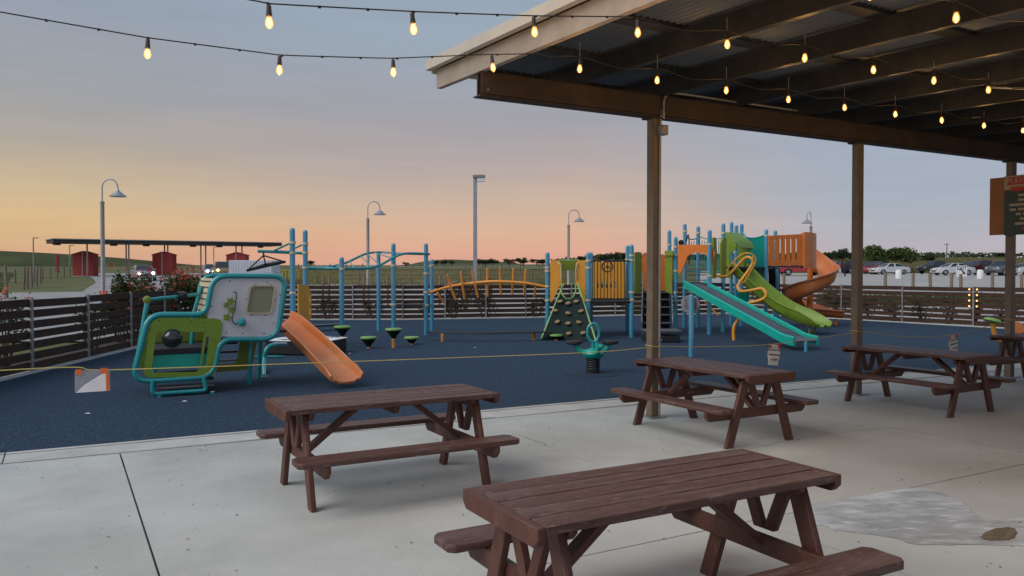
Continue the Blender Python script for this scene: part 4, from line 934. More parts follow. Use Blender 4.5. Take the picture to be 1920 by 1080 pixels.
# green double slide with hood
ga, ge = pt(1378, 512, 25.4), pt(1548, 609, 23.3)
gd = Vector((ge.x - ga.x, ge.y - ga.y, 0)); gL = gd.length; gd.normalize(); gs = Vector((-gd.y, gd.x, 0))
gpth = [ga + Vector((0, 0, .10)), ga.lerp(ge, .12) + Vector((0, 0, .02)), ga.lerp(ge, .32) + Vector((0, 0, -.20)), ga.lerp(ge, .55) + Vector((0, 0, -.33)), ga.lerp(ge, .76) + Vector((0, 0, -.27)), ga.lerp(ge, .9) + Vector((0, 0, -.14)), ge + Vector((0, 0, -.05))]
gpth = crom(gpth, 6); rows = []
for i, p in enumerate(gpth):
    t = i / (len(gpth) - 1); wv = .46; hgt = .34 * (1 - .72 * max(0, (t - .7) / .3)); pr = [(-wv - .06, hgt - .02), (-wv - .03, hgt), (-wv, hgt), (-wv + .04, .08), (-wv + .12, 0), (-.12, 0), (-.05, .10 * (1 - .6 * t)), (0, .13 * (1 - .6 * t)), (.05, .10 * (1 - .6 * t)), (.12, 0), (wv - .12, 0), (wv - .04, .08), (wv, hgt), (wv + .03, hgt), (wv + .06, hgt - .02)]
    rows.append([p + gs * x + Vector((0, 0, z)) for x, z in pr])
B_(MB().solid(rows, .04), 'green_slide', 'lime')
for s in (-.15, .2):
    p = ga.lerp(ge, .86) + gs * s; B_(MB().tube([Vector((p.x, p.y, 0)), Vector((p.x, p.y, .30))], .03, 8), 'slide_leg', 'olive')
# hood: two cheeks and a forward-leaning canopy
hb = ga + Vector((0, 0, .05))
def hp(f, s, z): return hb + gd * f + gs * s + Vector((0, 0, z))
for s in (-.50, .42): B_(MB().panel([(q.x, q.y) for q in rounded([(-.12, -.12, 0), (.2, -.25, 0), (.10, .30, 0), (.12, .56, 0), (.36, .72, 0), (.33, .88, 0), (-.12, 1.22, 0)], .05, 4)], [], hb + gs * s, gd, (0, 0, 1), .05), 'hood_cheek', 'lime', smooth=False)
B_(MB().solid([[hp(-.11, -.48 + j * .22, 1.20) for j in range(5)], [hp(.1, -.48 + j * .22, 1.06) for j in range(5)], [hp(.34, -.48 + j * .22, .90) for j in range(5)], [hp(.40, -.48 + j * .22, .72) for j in range(5)]], -.04), 'hood_top', 'lime')
# snaking yellow climber on the near side of the green slide
sn = [(1343, 517, 24.0), (1362, 518, 23.9), (1374, 508, 23.8), (1390, 490, 23.7), (1400, 482.5, 23.6), (1409, 485, 23.5), (1411, 494, 23.5), (1402, 509, 23.5), (1388, 528, 23.5), (1383, 538, 23.4), (1390, 546, 23.3), (1410, 544, 23.2), (1428, 541, 23.1), (1436, 549, 23.0), (1433, 559, 23.0), (1418, 565, 23.1), (1401, 569, 23.3)]
B_(MB().tube(crom([pt(*p) for p in sn], 6), .042, 10), 'snake_climber', 'amber')
sn2 = [(1363, 509, 24.1), (1366, 502, 24.1), (1380, 486, 24.0), (1393, 476, 24.0), (1405, 475, 23.9), (1415, 481, 23.9), (1416, 492, 23.9), (1408, 508, 23.9), (1396, 528, 23.9), (1386, 531, 23.9)]
B_(MB().tube(crom([pt(*p) for p in sn2], 6), .022, 8), 'snake_climber', 'amber')
for a_, b_ in (((1382, 500, 23.7), (1374, 493, 24.0)), ((1409, 487, 23.5), (1412, 480, 23.9)), ((1395, 518, 23.5), (1402, 518, 23.9))): B_(MB().tube([pt(*a_), pt(*b_)], .014, 6), 'tie', 'amber')
# teal ribbed panel with sagging top
npan = 15; rows_t, rows_b = [], []
for i in range(npan):
    t = i / (npan - 1); x = 1400 + 38 * t; dd = 26.4 - .4 * t; yt = 441 + 6 * math.sin(math.pi * min(1, .25 + t * .75)) - 2 * t; yb = 548 - 10 * t
    B_(MB().bar(P2(x, yt, dd), P2(x, yb, dd), .036, .02, (0, 1, 0)), 'panel_rib', 'teal_slide')
    rows_t.append(P2(x, yt, dd)); rows_b.append(P2(x, yb, dd))
B_(MB().solid([[a_ + Vector((0, .05, 0)), b_ + Vector((0, .05, 0))] for a_, b_ in zip(rows_t, rows_b)], .015), 'ribbed_panel', 'teal')
B_(MB().tube([P2(1392, 436, 26.9)] + rows_t, .024, 8), 'panel_rim', 'teal'); B_(MB().tube(rows_b, .024, 8), 'panel_rim', 'teal')
B_(MB().tube([P2(1405, 560, 25.0), P2(1440, 534, 26.0)], .022, 8), 'brace', 'teal')
# panels below the upper deck
upright([(1382, 548), (1404, 548), (1404, 580), (1382, 580)], 25.6, 25.6, 'lower_panel', 'teal_slide', x0=1380, x1=1406, r=.03)
upright([(1441, 502), (1462, 502), (1462, 560), (1441, 560)], 27.6, 27.6, 'lower_panel', 'dark_green', x0=1440, x1=1462, r=.03)
B_(MB().tube([P2(1457, 600, 27.6), P2(1457, 504, 27.6)], .0635, 12), 'post', 'blue_post')
# orange balcony panel with slots
slots = [[(x, 448), (x + 3.6, 446), (x + 3.6, 491), (x, 491)] for x in (1451, 1461, 1471, 1481, 1491)]
upright([(1441, 442), (1502, 439), (1503, 497), (1442, 498)], 25.9, 26.2, 'balcony_panel', 'orange', x0=1436, x1=1503, r=.05, th=.06, holes=slots, hr=.02)
B_(MB().bar(P2(1441, 500, 26.1), P2(1503, 500, 26.4), .5, .05), 'deck_edge', 'dark_metal')
# spiral slide: hood box and swept chute round a pole
sc_c = pt(1519, 512, 27.2); Rm = .56
hx = pt(1503, 512, 26.2)
B_(MB().solid([[pt(1503, y, 26.25), pt(1508, y - (3 if y < 460 else 0), 26.15), pt(1520, y - (2 if y < 460 else 0), 26.2), pt(1528, y, 26.5)] for y in (438, 450, 480, 497, 503)], -.05), 'slide_hood', 'orange_slide')
hel = []
zs = 2.02
for i in range(49):
    t = i / 48; th_ = R(100 - 375 * t); rr = Rm; hel.append((Vector((sc_c.x + rr * math.cos(th_), sc_c.y + rr * math.sin(th_), zs - 1.68 * t)), Vector((math.cos(th_), math.sin(th_), 0)), t))
ex_dir = Vector((math.sin(R(-275)), -math.cos(R(-275)), 0))
last = hel[-1][0]; tg = (hel[-1][0] - hel[-2][0]); tg.z = 0; tg.normalize()
for i in range(1, 7): hel.append((last + tg * (.21 * i) + Vector((0, 0, -.018 * i)), hel[48][1], 1 + i / 6))
rows = []
for p, o_, t in hel:
    hi_o = (.46 + .62 * (1 - t / .24) ** 1.3 if t < .24 else .46) if t < 1 else .46 - .30 * (t - 1); hi_i = .22 if t < 1 else .22
    pr = [(.36, hi_o + .02), (.33, hi_o + .03), (.30, hi_o), (.275, hi_o * .55), (.22, .10), (.10, .01), (0, 0), (-.12, .02), (-.2, .1), (-.235, hi_i), (-.26, hi_i + .015), (-.285, hi_i)]
    rows.append([p + o_ * x + Vector((0, 0, z)) for x, z in pr])
B_(MB().solid(rows, .045), 'spiral_slide', 'orange_slide')
B_(MB().lathe((sc_c.x, sc_c.y, 0), [(.10, -.05), (.10, .9), (.09, 2.05), (.02, 2.06)], 14), 'spiral_pole', 'orange')
p = hel[-2][0]; B_(MB().tube([Vector((p.x, p.y, 0)), Vector((p.x, p.y, p.z - .03))], .05, 10), 'slide_leg', 'orange')

# round notice on a blue pole
p = gz(1296, 669); rn = thing('round_sign', 'round grey notice on a short blue pole before the climbing tower', 'sign', p)
MB().lathe(p, [(.055, 0), (.055, 1.30), (.045, 1.33), (.01, 1.345)], 14).build('pole', 'blue_post', rn)
dc = MB().lathe(Vector((p.x, p.y + .10, zof(571, p.y))), [(.195, -.012), (.2, 0), (.195, .012)], 28, (0, 1, 0)).build('disc', 'disc', rn)
MB().box((p.x - .05, p.y + .03, zof(571, p.y) - .03), (p.x + .05, p.y + .09, zof(571, p.y) + .03)).build('bracket', 'galv', rn)
for i in range(7):
    z = zof(571, p.y) + .12 - i * .035
    for s in (-1, 1):
        l = random.uniform(.02, .045); x = p.x + s * (.10 + random.uniform(-.015, .015)); MB().box((x - l, p.y + .085, z - .006), (x + l, p.y + .0868, z + .006)).build('print_line', 'ink', dc)

# ================================================================== ROPE AND NOTICES (plane of the columns)
def rope(label, pts_):
    o = MB().tube(crom(pts_, 8), .0045, 6).build('rope', 'rope'); return tag(o, label, 'rope', 'yellow barrier ropes')
YC = BY - .087
def rz_(px, py): return sp(px, py, YC)
rope('yellow barrier rope tied from the conduit column out towards the slatted fence', [S(-5.5, YC, .92), rz_(0, 694.5), rz_(205, 693.5), rz_(600, 680), rz_(900, 669), rz_(1120, 660), S(COLX[0] - .09, YC, .89)])
rope('yellow barrier rope between the first two pavilion columns', [S(COLX[0] + .10, YC, .89), rz_(1330, 650), rz_(1450, 645), S(COLX[1] - .09, YC, .935)])
rope('yellow barrier rope between the middle column and the rules board column', [S(COLX[1] + .09, YC, .935), rz_(1700, 631), rz_(1787, 627), S(COLX[2] - .09, YC, 1.0)])
for X, z in ((COLX[0], .89), (COLX[1], .935), (COLX[2], 1.0)):
    e_ = .066; lp_ = []
    for k in range(1): lp_ += [S(X - e_, BY - e_, z + .012 * k), S(X + e_, BY - e_ - (.034 if X == COLX[0] else 0), z + .012 * k + .003), S(X + e_, BY + e_, z + .012 * k + .006), S(X - e_, BY + e_, z + .012 * k + .009)]
    tag(MB().tube(lp_ + [lp_[0] + Vector((0, 0, .012))], .005, 6).build('rope_knot', 'rope'), {0: 'coil of yellow rope round the conduit column', 1: 'coil of yellow rope round the middle pavilion column', 2: 'coil of yellow rope round the rules board column'}[COLX.index(X)], 'rope')
def notice(label, px, py, tilt, wd=.216, ht=.28, lean=0):
    p = rz_(px, py); o = thing('closed_notice', label, 'notice', p, YAW, 'notices hung from the barrier rope'); o.rotation_euler = (R(lean), R(tilt), YAW)
    rows = [[(x * wd / 6, .012 * math.sin(y * 1.2 + x * .6) - .004, -y * ht / 6) for x in range(-3, 4)] for y in range(7)]
    b = MB().solid(rows, .0008); me = b.mesh('sheet', 'paper'); inst(me, 'sheet', o)
    for s in (-1, 1): MB().box((s * wd * .40 - .022, -.0135, -.05), (s * wd * .40 + .022, -.010, .012)).build('tape', 'tape_red', o, local=True)
    y = -.075
    for tx, sz in (('PLAYGROUND', .036), ('TEMPORARILY', .034), ('CLOSED', .038)):
        me = text_mesh(tx, sz, 'ink', ext=.0008); inst(me, 'lettering', o, (0, -.018, y), (R(90), 0, 0)); y -= .065
    me = text_mesh('THE', .016, 'ink', ext=.0008); inst(me, 'lettering', o, (0, -.018, -.035), (R(90), 0, 0))
    return o
notice('white closed notice on the rope between conduit column and middle column', 1452, 646, 6)
notice('white closed notice on the rope beside the rules board column', 1786, 629, -8)
p = rz_(171, 693.5); nb = thing('plastic_sleeve', 'clear plastic sleeve with folded white sheet hung on rope by orange tape', 'notice', p, YAW)
b = MB().solid([[(-.125 + x * .045 - (.0 if y < 3 else -.0), .006 * math.sin(x + y), -.19 * y / 5) for x in range(7)] for y in range(6)], .001); b.build('sleeve', 'clear_plastic', nb, local=True)
b = MB().panel([(-.115, -.188), (.118, -.188), (.118, -.03), (.08, -.04), (-.06, -.13)], [], (0, -.008, 0), (1, 0, 0), (0, 0, 1), .002); b.build('sheet', 'paper', nb, local=True, smooth=False)
MB().box((-.12, -.012, -.035), (-.075, -.009, .012)).build('tape', 'tape', nb, local=True); MB().box((.07, -.012, -.035), (.125, -.009, .012)).build('tape', 'tape', nb, local=True); MB().box((.112, -.0125, -.185), (.135, -.0095, -.036)).build('tape', 'tape', nb, local=True)

# rules board on the third column: orange back panel and green notice
X = COLX[2]; rb_ = thing('rules_board', 'green playground rules board with red heading and orange backing panel on a column', 'sign', S(X, BY, 0), YAW)
MB().box((-.100, -.80, 2.46), (-.080, .31, 3.45)).build('backing_panel', 'sign_back', rb_, local=True, bevel=.006)
fb = MB().box((-.124, -.82, 2.45), (-.1015, .05, 3.46)).build('board', 'sign_green', rb_, local=True, bevel=.004)
MB().box((-.128, -.815, 3.22), (-.1245, .045, 3.455)).build('header', 'sign_cream', fb, local=True); MB().box((-.132, -.77, 3.30), (-.1285, .0, 3.43)).build('header_band', 'tape_red', fb, local=True)
inst(text_mesh('PLAYGROUND', .115, 'sign_cream', ext=.001), 'lettering', fb, (-.1335, -.385, 3.365), (R(90), 0, R(-90)))
for y in (-.10, -.17, -.24, -.55, -.62): MB().lathe((-.1285, y, 3.23), [(.045, 0), (.03, .004)], 10, (-1, 0, 0)).build('emblem', 'tape_red', fb, local=True)
z = 3.12
for nw in ((.16, .2), (.1, .26), (.3, .2, .12), (.1, .3, .2), (.08, .2, .12), (.1, .2), (.3, .16)):
    tw_ = sum(nw) + .035 * (len(nw) - 1); y = -.385 + tw_ / 2
    for q in nw: MB().box((-.1275, y - q, z - .02), (-.1245, y, z + .02)).build('print_line', 'sign_cream', fb, local=True); y -= q + .035
    z -= .08
MB().box((-.1275, -.52, z - .02), (-.1245, -.25, z + .02)).build('print_line', 'tape_red', fb, local=True)

# ================================================================== LAMP POSTS
def goose(label, px, top_py, dirx=1):
    d = 3.62 * F / (512 - top_py); p = pt(px, 512, d); g0 = T(d) if d > 33 else -.1
    o = thing('gooseneck_lamp', label, 'street lamp', (p.x, p.y, g0), 0, 'gooseneck lamp posts')
    zt = zof(top_py, d); s = dirx
    MB().lathe(p * 1.0 - Vector((0, 0, p.z)), [(.10, g0), (.10, g0 + .1), (.085, g0 + .12), (.075, zt - .95), (.085, zt - .94), (.085, zt - .88), (.04, zt - .86)], 12).build('pole', 'pole_metal', o)
    arc = [Vector((p.x, p.y, zt - .9))] + [Vector((p.x + s * (.30 - .30 * math.cos(a)), p.y, zt - .33 + .31 * math.sin(a))) for a in [math.pi * i / 12 for i in range(13)]] + [Vector((p.x + s * .6, p.y, zt - .42))]
    MB().tube(arc, .026, 8).build('gooseneck', 'lamp_metal', o)
    h = Vector((p.x + s * .6, p.y, zt - .42)); sh = MB().lathe(h, [(.03, .05), (.04, 0), (.09, -.07), (.31, -.25), (.31, -.27), (.29, -.265), (.05, -.06)], 20).build('shade', 'lamp_metal', o)
    MB().lathe(h, [(.05, -.24), (.07, -.2), (.05, -.14)], 10).build('lamp_globe', 'lamp_glow', sh)
goose('gooseneck lamp post by the red flowering shrubs', 193, 335)
goose('gooseneck lamp post rising behind the overhead ladder', 690, 377)
goose('gooseneck lamp post rising behind the climbing wall', 1066, 393)
goose('gooseneck lamp post beyond the orange spiral slide', 1520, 397, -.4)
d = 40; p = pt(891, 512, d); lb = thing('box_light', 'tall square light pole with a box head beyond the rib bridge', 'street lamp', (p.x, p.y, T(d)))
zt = zof(333, d); MB().box((p.x - .095, p.y - .095, T(d)), (p.x + .095, p.y + .095, zt)).build('pole', 'lamp_metal', lb, bevel=.01)
MB().box((p.x - .11, p.y - .25, zt - .02), (p.x + .50, p.y + .25, zt + .12)).build('head', 'pole_metal', lb, bevel=.02); MB().box((p.x + .12, p.y - .2, zt - .20), (p.x + .48, p.y + .2, zt - .021)).build('lamp_lens', 'paper', lb)
def farpole(label, px, ty, by, d):
    p = pt(px, 512, d); zb_, zt_ = zof(by, d), zof(ty, d); o = thing('road_light', label, 'street lamp', (p.x, p.y, zb_), 0, 'small lights along the entrance road')
    MB().tube([(p.x, p.y, min(zb_, T(d))), (p.x, p.y, zt_)], .09, 8).build('pole', 'pole_metal', o); MB().box((p.x, p.y - .15, zt_ - .08), (p.x + .7, p.y + .15, zt_ + .06)).build('head', 'pole_metal', o)
farpole('slim road light where the entrance road meets the pasture', 63, 446, 500, 120)
farpole('slim road light before the hill beside the red pylon', 131, 460, 503, 150)
farpole('slim road light seen beyond the toll canopy', 401, 463, 505, 150)
d = 130; p = pt(107.5, 512, d); tag(MB().panel([(-.17, 0), (.17, 0), (.17, 2.7), (.05, 3.1), (-.12, 2.8)], [], (p.x, p.y, T(d) - .1), (1, 0, 0), (0, 0, 1), .5).build('pylon_sign', 'red_paint', smooth=False), 'dark red pylon sign standing by the entrance road', 'sign')

# ================================================================== TOLL CANOPY AND BOOTHS
d = 92; zg = zof(516, d)
cn = thing('toll_canopy', 'long thin dark canopy on slim posts above the red booths', 'canopy', pt(300, 512, d) * 1.0); cn.location.z = T(d)
a0, a1 = pt(93, 453, 88), pt(516, 459.5, 104)
rf = MB().bar(a0, a1, 4.4, .34).build('roof', 'dark_metal', cn); n_ = 12
MB().bar(a0 + Vector((0, -.2, .23)), a1 + Vector((0, -.2, .23)), 4.6, .10).build('roof_edge', 'galv', cn)
for px in (117, 211, 268, 355, 407, 492):
    t = (px - 93) / 423; q = a0.lerp(a1, t); MB().box((q.x - .25, q.y - 1.9, q.z - .42), (q.x + .25, q.y - 1.2, q.z - .171)).build('downlight', 'dark_metal', cn)
for i, px in enumerate((164, 237, 242, 309, 315, 377, 386, 443, 454)):
    t = (px - 93) / 423; q = a0.lerp(a1, t); yo = -1.4 if i % 2 == 0 else 1.2; sx_ = (px - 960) / F; MB().tube([(sx_ * (q.y + yo), q.y + yo, T(q.y) - .1), (sx_ * (q.y + yo), q.y + yo, q.z - .16)], .09, 8).build('post', 'pole_metal', cn)
def booth(label, px0, px1, ty, d):
    a, b_ = pt(px0, 512, d), pt(px1, 512, d); wd = b_.x - a.x; z0 = T(d) - .05; zt = zof(ty, d); o = thing('toll_booth', label, 'booth', ((a.x + b_.x) / 2, d, z0), 0, 'red toll booths')
    h = zt - z0; MB().panel([(-wd/2, 0), (wd/2, 0), (wd/2, h * .88), (0, h), (-wd/2, h * .88)], [], ((a.x + b_.x) / 2, d - wd / 2 + .6, z0), (1, 0, 0), (0, 0, 1), 1.2).build('body', 'red_paint', o, smooth=False)
    for s in (-1, 1): MB().bar(((a.x + b_.x) / 2, d - wd / 2 + .6, zt + .03), ((a.x + b_.x) / 2 + s * (wd / 2 + .1), d - wd / 2 + .6, z0 + h * .88 + .01), 1.4, .06).build('roof', 'red_paint', o)
    MB().box(((a.x + b_.x) / 2 - .06, d - wd / 2 - .06, z0), ((a.x + b_.x) / 2 + .06, d - wd / 2 - .001, zt)).build('corner_post', 'pole_metal', o)
    MB().box((a.x - .15, d - wd / 2 - .15, z0 - .05), (b_.x + .15, d + wd / 2 + .1, z0 + .12)).build('plinth', 'lot', o)
    MB().box((a.x - .012, d - wd / 2 + .2, z0 + h * .4), (a.x - .001, d - wd / 2 + 1.0, z0 + h * .75)).build('window', 'glass', o)
booth('red toll booth under the canopy end nearest the pasture fence', 146.5, 184, 472, 91)
booth('red toll booth under the canopy middle behind the flowering shrubs', 294, 331, 473, 95)
booth('red toll booth half hidden behind the white storage container', 431, 467, 474, 99)
d = 62; a, b_ = pt(427, 512, d), pt(512, 512, d); z0, z1 = T(d), zof(488, d)
ct = thing('storage_container', 'white storage container with ribbed top half parked before a red booth', 'container', ((a.x + b_.x) / 2, d + 1.2, z0))
MB().box((a.x, d, z0), (b_.x, d + 2.4, z0 + (z1 - z0) * .52)).build('lower_wall', 'container', ct, bevel=.02)
MB().box((a.x + .05, d + .08, z0 + (z1 - z0) * .525), (b_.x - .1, d + 2.3, z1)).build('upper_wall', 'container', ct, bevel=.02)
for i in range(15): x = a.x + .12 + i * (b_.x - a.x - .3) / 14; MB().box((x - .02, d + .055, z0 + (z1 - z0) * .55), (x + .02, d + .079, z1 - .05)).build('rib', 'container', ct)
for px in (477, 490): x = pt(px, 512, d).x; MB().box((x - .09, d - .012, z0 + .25), (x + .09, d - .002, z0 + .45)).build('vent', 'dark_metal', ct)

# ================================================================== VEHICLES
def wheel_meshes(r):
    ty = MB().lathe((0, 0, 0), [(r * .6, -.1), (r * .95, -.11), (r, -.06), (r, .06), (r * .95, .11), (r * .6, .1)], 18, (0, 1, 0)).mesh('tyre', 'tyre')
    rm = MB().lathe((0, 0, 0), [(r * .62, -.09), (r * .55, -.115), (r * .2, -.10), (.02, -.105)], 12, (0, 1, 0)).mesh('rim', 'rim'); return ty, rm
WM = wheel_meshes(.33); WB = wheel_meshes(.39)
KIND = dict(
 sedan=dict(L=4.7, W=1.8, body=[(-2.35, .35), (-2.33, .72), (-2.2, .92), (-1.3, .98), (1.0, .96), (2.15, .80), (2.33, .62), (2.35, .33), (2.2, .25), (-2.2, .25)], cab=[(-1.55, .97), (-.75, 1.42), (.35, 1.44), (1.15, .955)], wx=(-1.4, 1.42), big=False),
 suv=dict(L=4.7, W=1.9, body=[(-2.35, .4), (-2.35, .9), (-2.28, 1.08), (1.1, 1.08), (2.15, .98), (2.34, .75), (2.35, .38), (2.2, .3), (-2.2, .3)], cab=[(-2.25, 1.07), (-1.95, 1.72), (.25, 1.74), (1.15, 1.07)], wx=(-1.4, 1.42), big=True),
 pickup=dict(L=5.6, W=1.95, body=[(-2.8, .5), (-2.8, 1.08), (-.55, 1.10), (1.4, 1.12), (2.6, 1.05), (2.8, .8), (2.8, .45), (2.6, .38), (-2.6, .40)], cab=[(-.7, 1.10), (-.45, 1.80), (.75, 1.82), (1.6, 1.11)], wx=(-1.75, 1.8), big=True))
def car(label, kind, colour, x, d, rz, lights=None, sc_=1.0):
    K = KIND[kind]; z = T(d) + .055; o = thing('parked_car' if not lights else 'car', label, 'pickup truck' if kind == 'pickup' else 'car', (x, d, z), rz, 'vehicles on the entrance road' if lights else 'cars parked across the car park')
    W_ = K['W']; r = .39 if K['big'] else .33
    # body with wheel arches cut into the sill
    ol = []
    for p in K['body'][:-2]: ol.append(p)
    sill = K['body'][-1][1]
    ol.append((K['body'][-2][0], sill))
    for wx in sorted(K['wx'], reverse=True):
        for i in range(9): a = math.pi * i / 8; ol.append((wx + (r + .06) * math.cos(a), sill + .02 + (r + .02) * math.sin(a) * (.95)))
    ol.append((K['body'][-1][0], sill))
    b = MB().panel(ol, [], (0, 0, 0), (1, 0, 0), (0, 0, 1), W_)
    for v in b.v:
        v.y *= 1 - .10 * max(0, (abs(v.x) - K['L'] * .36) / (K['L'] * .14)) - .05 * max(0, (v.z - .75))
    b.build('body', colour, o, local=True, bevel=.035)
    c = K['cab']; zb_, zt_ = c[0][1], c[1][1]; w0, w1 = W_ / 2 - .06, W_ / 2 - .24
    V = [(c[0][0], -w0, zb_), (c[1][0], -w1, zt_), (c[2][0], -w1, zt_), (c[3][0], -w0, zb_)]; V2 = [(x_, -y_, z_) for x_, y_, z_ in V]
    b = MB().add(V + V2, [(0, 1, 2, 3), (7, 6, 5, 4), (0, 4, 5, 1), (1, 5, 6, 2), (2, 6, 7, 3), (3, 7, 4, 0)]); cb_ = b.build('cabin', colour, o, local=True, bevel=.03)
    def quad(P4, off, name='window'):
        P4 = [Vector(p) for p in P4]; n = (P4[1] - P4[0]).cross(P4[3] - P4[0]).normalized(); ce = sum(P4, Vector()) / 4
        if n.dot(ce - Vector((0, 0, zb_))) < 0: n = -n
        P4 = [ce + (p - ce) * off + n * .012 for p in P4]; MB().add(P4 + [p - n * .02 for p in P4], [(0, 1, 2, 3), (7, 6, 5, 4), (0, 4, 5, 1), (1, 5, 6, 2), (2, 6, 7, 3), (3, 7, 4, 0)]).build(name, 'glass', cb_, local=True)
    for q in (V, V2):
        q = [Vector(p) for p in q]; mb_ = (q[0] + q[3]) / 2; mt = (q[1] + q[2]) / 2
        quad([q[0], q[1], mt, mb_], .82); quad([mb_, mt, q[2], q[3]], .82)
    quad([V[2], V[3], V2[3], V2[2]], .86, 'windscreen'); quad([V[0], V[1], V2[1], V2[0]], .84, 'rear_window')
    TY, RM = WB if K['big'] else WM
    for wx in K['wx']:
        for s in (-1, 1):
            wo = inst(TY, 'wheel', o, (wx, s * (W_ / 2 - .10), r), (0, 0, 0 if s < 0 else math.pi)); inst(RM, 'rim', wo)
    fx = K['L'] / 2; hz = .68 if not K['big'] else .85
    for s in (-1, 1):
        MB().lathe((fx - .06, s * (W_ / 2 - .33), hz), [(.11, 0), (.11, .05), (.05, .065)], 12, (1, 0, .1)).build('headlight', ('headlight' if lights == 'white' else 'amber_light' if lights == 'amber' else 'lamp_metal'), o, local=True)
        MB().box((-fx - .004, s * (W_ / 2 - .3) - .14, hz + .02), (-fx + .06, s * (W_ / 2 - .3) + .14, hz + .15)).build('tail_light', 'car_red', o, local=True)
        MB().box((c[3][0] - .35, s * (W_ / 2 - .06) - .06, zb_ + .02), (c[3][0] - .2, s * (W_ / 2 - .06) + .12, zb_ + .16)).build('mirror', colour, o, local=True)
    MB().box((fx - .03, -.45, .42), (fx + .005, .45, .58)).build('grille', 'black', o, local=True)
    return o
def cx(px, d): return (px - 960) * d / F
# toll road, facing the viewer with lights on
car('silver car with bright headlights approaching past the flowering shrubs', 'sedan', 'car_silver', cx(268, 74), 74, R(-58), 'white')
car('silver car with white headlights queuing at the booths', 'sedan', 'car_silver', cx(396, 84), 84, R(-64), 'white')
car('tan boxy car with amber headlights beside the white container', 'suv', 'car_tan', cx(418, 80), 80, R(-66), 'amber')
car('red pickup seen behind the spiral slide', 'pickup', 'car_red', cx(1503, 93), 93, R(178))
car('dark blue car parked behind the small red car', 'suv', 'car_blue', cx(1632, 112), 112, R(215))
car('small red car parked beside the white sedan', 'sedan', 'car_red', cx(1636, 106), 106, R(220))
car('white sedan parked before the round green bush', 'sedan', 'car_white', cx(1668, 102), 102, R(188))
car('black pickup parked behind the pale sedan', 'pickup', 'car_black', cx(1758, 108), 108, R(196))
car('pale sedan parked beside the exit sign', 'sedan', 'car_white', cx(1786, 95), 95, R(185))
car('dark grey car behind the exit sign', 'suv', 'car_grey', cx(1818, 112), 112, R(190))
car('maroon pickup parked beyond the wooden bollards', 'pickup', 'car_maroon', cx(1843, 98), 98, R(192))
car('grey car parked half behind the rules board column', 'suv', 'car_grey', cx(1878, 94), 94, R(214))
car('white car parked past the rules board column', 'sedan', 'car_white', cx(1926, 95), 95, R(200))
car('black car parked behind the walking people', 'suv', 'car_black', cx(1572, 112), 112, R(185))
car('maroon car parked far along the row behind the people', 'sedan', 'car_maroon', cx(1600, 114), 114, R(190))

# people walking in the car park
def person(label, px, d, shirt, trouser, face=0):
    x = cx(px, d); z = T(d) + .055; o = thing('person', label, 'person', (x, d, z), face)
    me = bpy.data.meshes.new('body')
    J = [((0, 0, .95), .15), ((0, 0, 1.2), .14), ((0, 0, 1.42), .13), ((0, 0, 1.52), .055), ((0, 0, 1.62), .10), ((0, 0, 1.72), .09), ((.19, 0, 1.40), .06), ((.25, .02, 1.15), .045), ((.25, .10, .92), .035), ((.25, .12, .84), .04), ((-.19, 0, 1.40), .06), ((-.25, -.02, 1.15), .045), ((-.25, .04, .92), .035), ((-.25, .05, .84), .04), ((.09, 0, .88), .095), ((.10, .10, .50), .065), ((.10, .04, .09), .045), ((.10, .16, .04), .04), ((-.09, 0, .88), .095), ((-.10, -.06, .50), .065), ((-.10, -.18, .10), .045), ((-.10, -.06, .04), .04)]
    Ed = [(0, 1), (1, 2), (2, 3), (3, 4), (4, 5), (2, 6), (6, 7), (7, 8), (8, 9), (2, 10), (10, 11), (11, 12), (12, 13), (0, 14), (14, 15), (15, 16), (16, 17), (0, 18), (18, 19), (19, 20), (20, 21)]
    me.from_pydata([j[0] for j in J], Ed, []); b = bpy.data.objects.new('body', me); C.objects.link(b); b.parent = o
    mod = b.modifiers.new('Skin', 'SKIN')
    for i, v in enumerate(me.skin_vertices[0].data): v.radius = (J[i][1], J[i][1]); v.use_root = (i == 0)
    ss = b.modifiers.new('Sub', 'SUBSURF'); ss.levels = 1; ss.render_levels = 1
    m = bpy.data.materials.new('clothes'); m.use_nodes = True; t = m.node_tree; bs = t.nodes['Principled BSDF']; bs.inputs['Roughness'].default_value = .8
    tcn = t.nodes.new('ShaderNodeTexCoord'); sxx = t.nodes.new('ShaderNodeSeparateXYZ'); t.links.new(tcn.outputs['Object'], sxx.inputs[0])
    mr = t.nodes.new('ShaderNodeMapRange'); mr.inputs[2].default_value = 2.0; t.links.new(sxx.outputs['Z'], mr.inputs[0]); r_ = t.nodes.new('ShaderNodeValToRGB'); r_.color_ramp.interpolation = 'CONSTANT'
    for i, (p_, c_) in enumerate([(0, (.03, .03, .03)), (.04, trouser), (.475, shirt), (.755, (.30, .17, .12)), (.86, (.02, .014, .01))]):
        e = r_.color_ramp.elements[i] if i < 2 else r_.color_ramp.elements.new(p_)
        e.position = p_; e.color = c_ + (1,)
    t.links.new(mr.outputs[0], r_.inputs[0]); t.links.new(r_.outputs[0], bs.inputs['Base Color']); me.materials.append(m)
    MB().lathe((0, -.01, 1.66), [(.105, 0), (.11, .06), (.08, .12), (.02, .14)], 12).build('hair', 'hair', o, local=True)
person('person in dark clothes standing among the far parked cars', 1584, 88, (.04, .03, .035), (.02, .02, .025))
person('person in a red top and light trousers among the far cars', 1575, 90, (.30, .05, .06), (.5, .5, .52), 1.2)

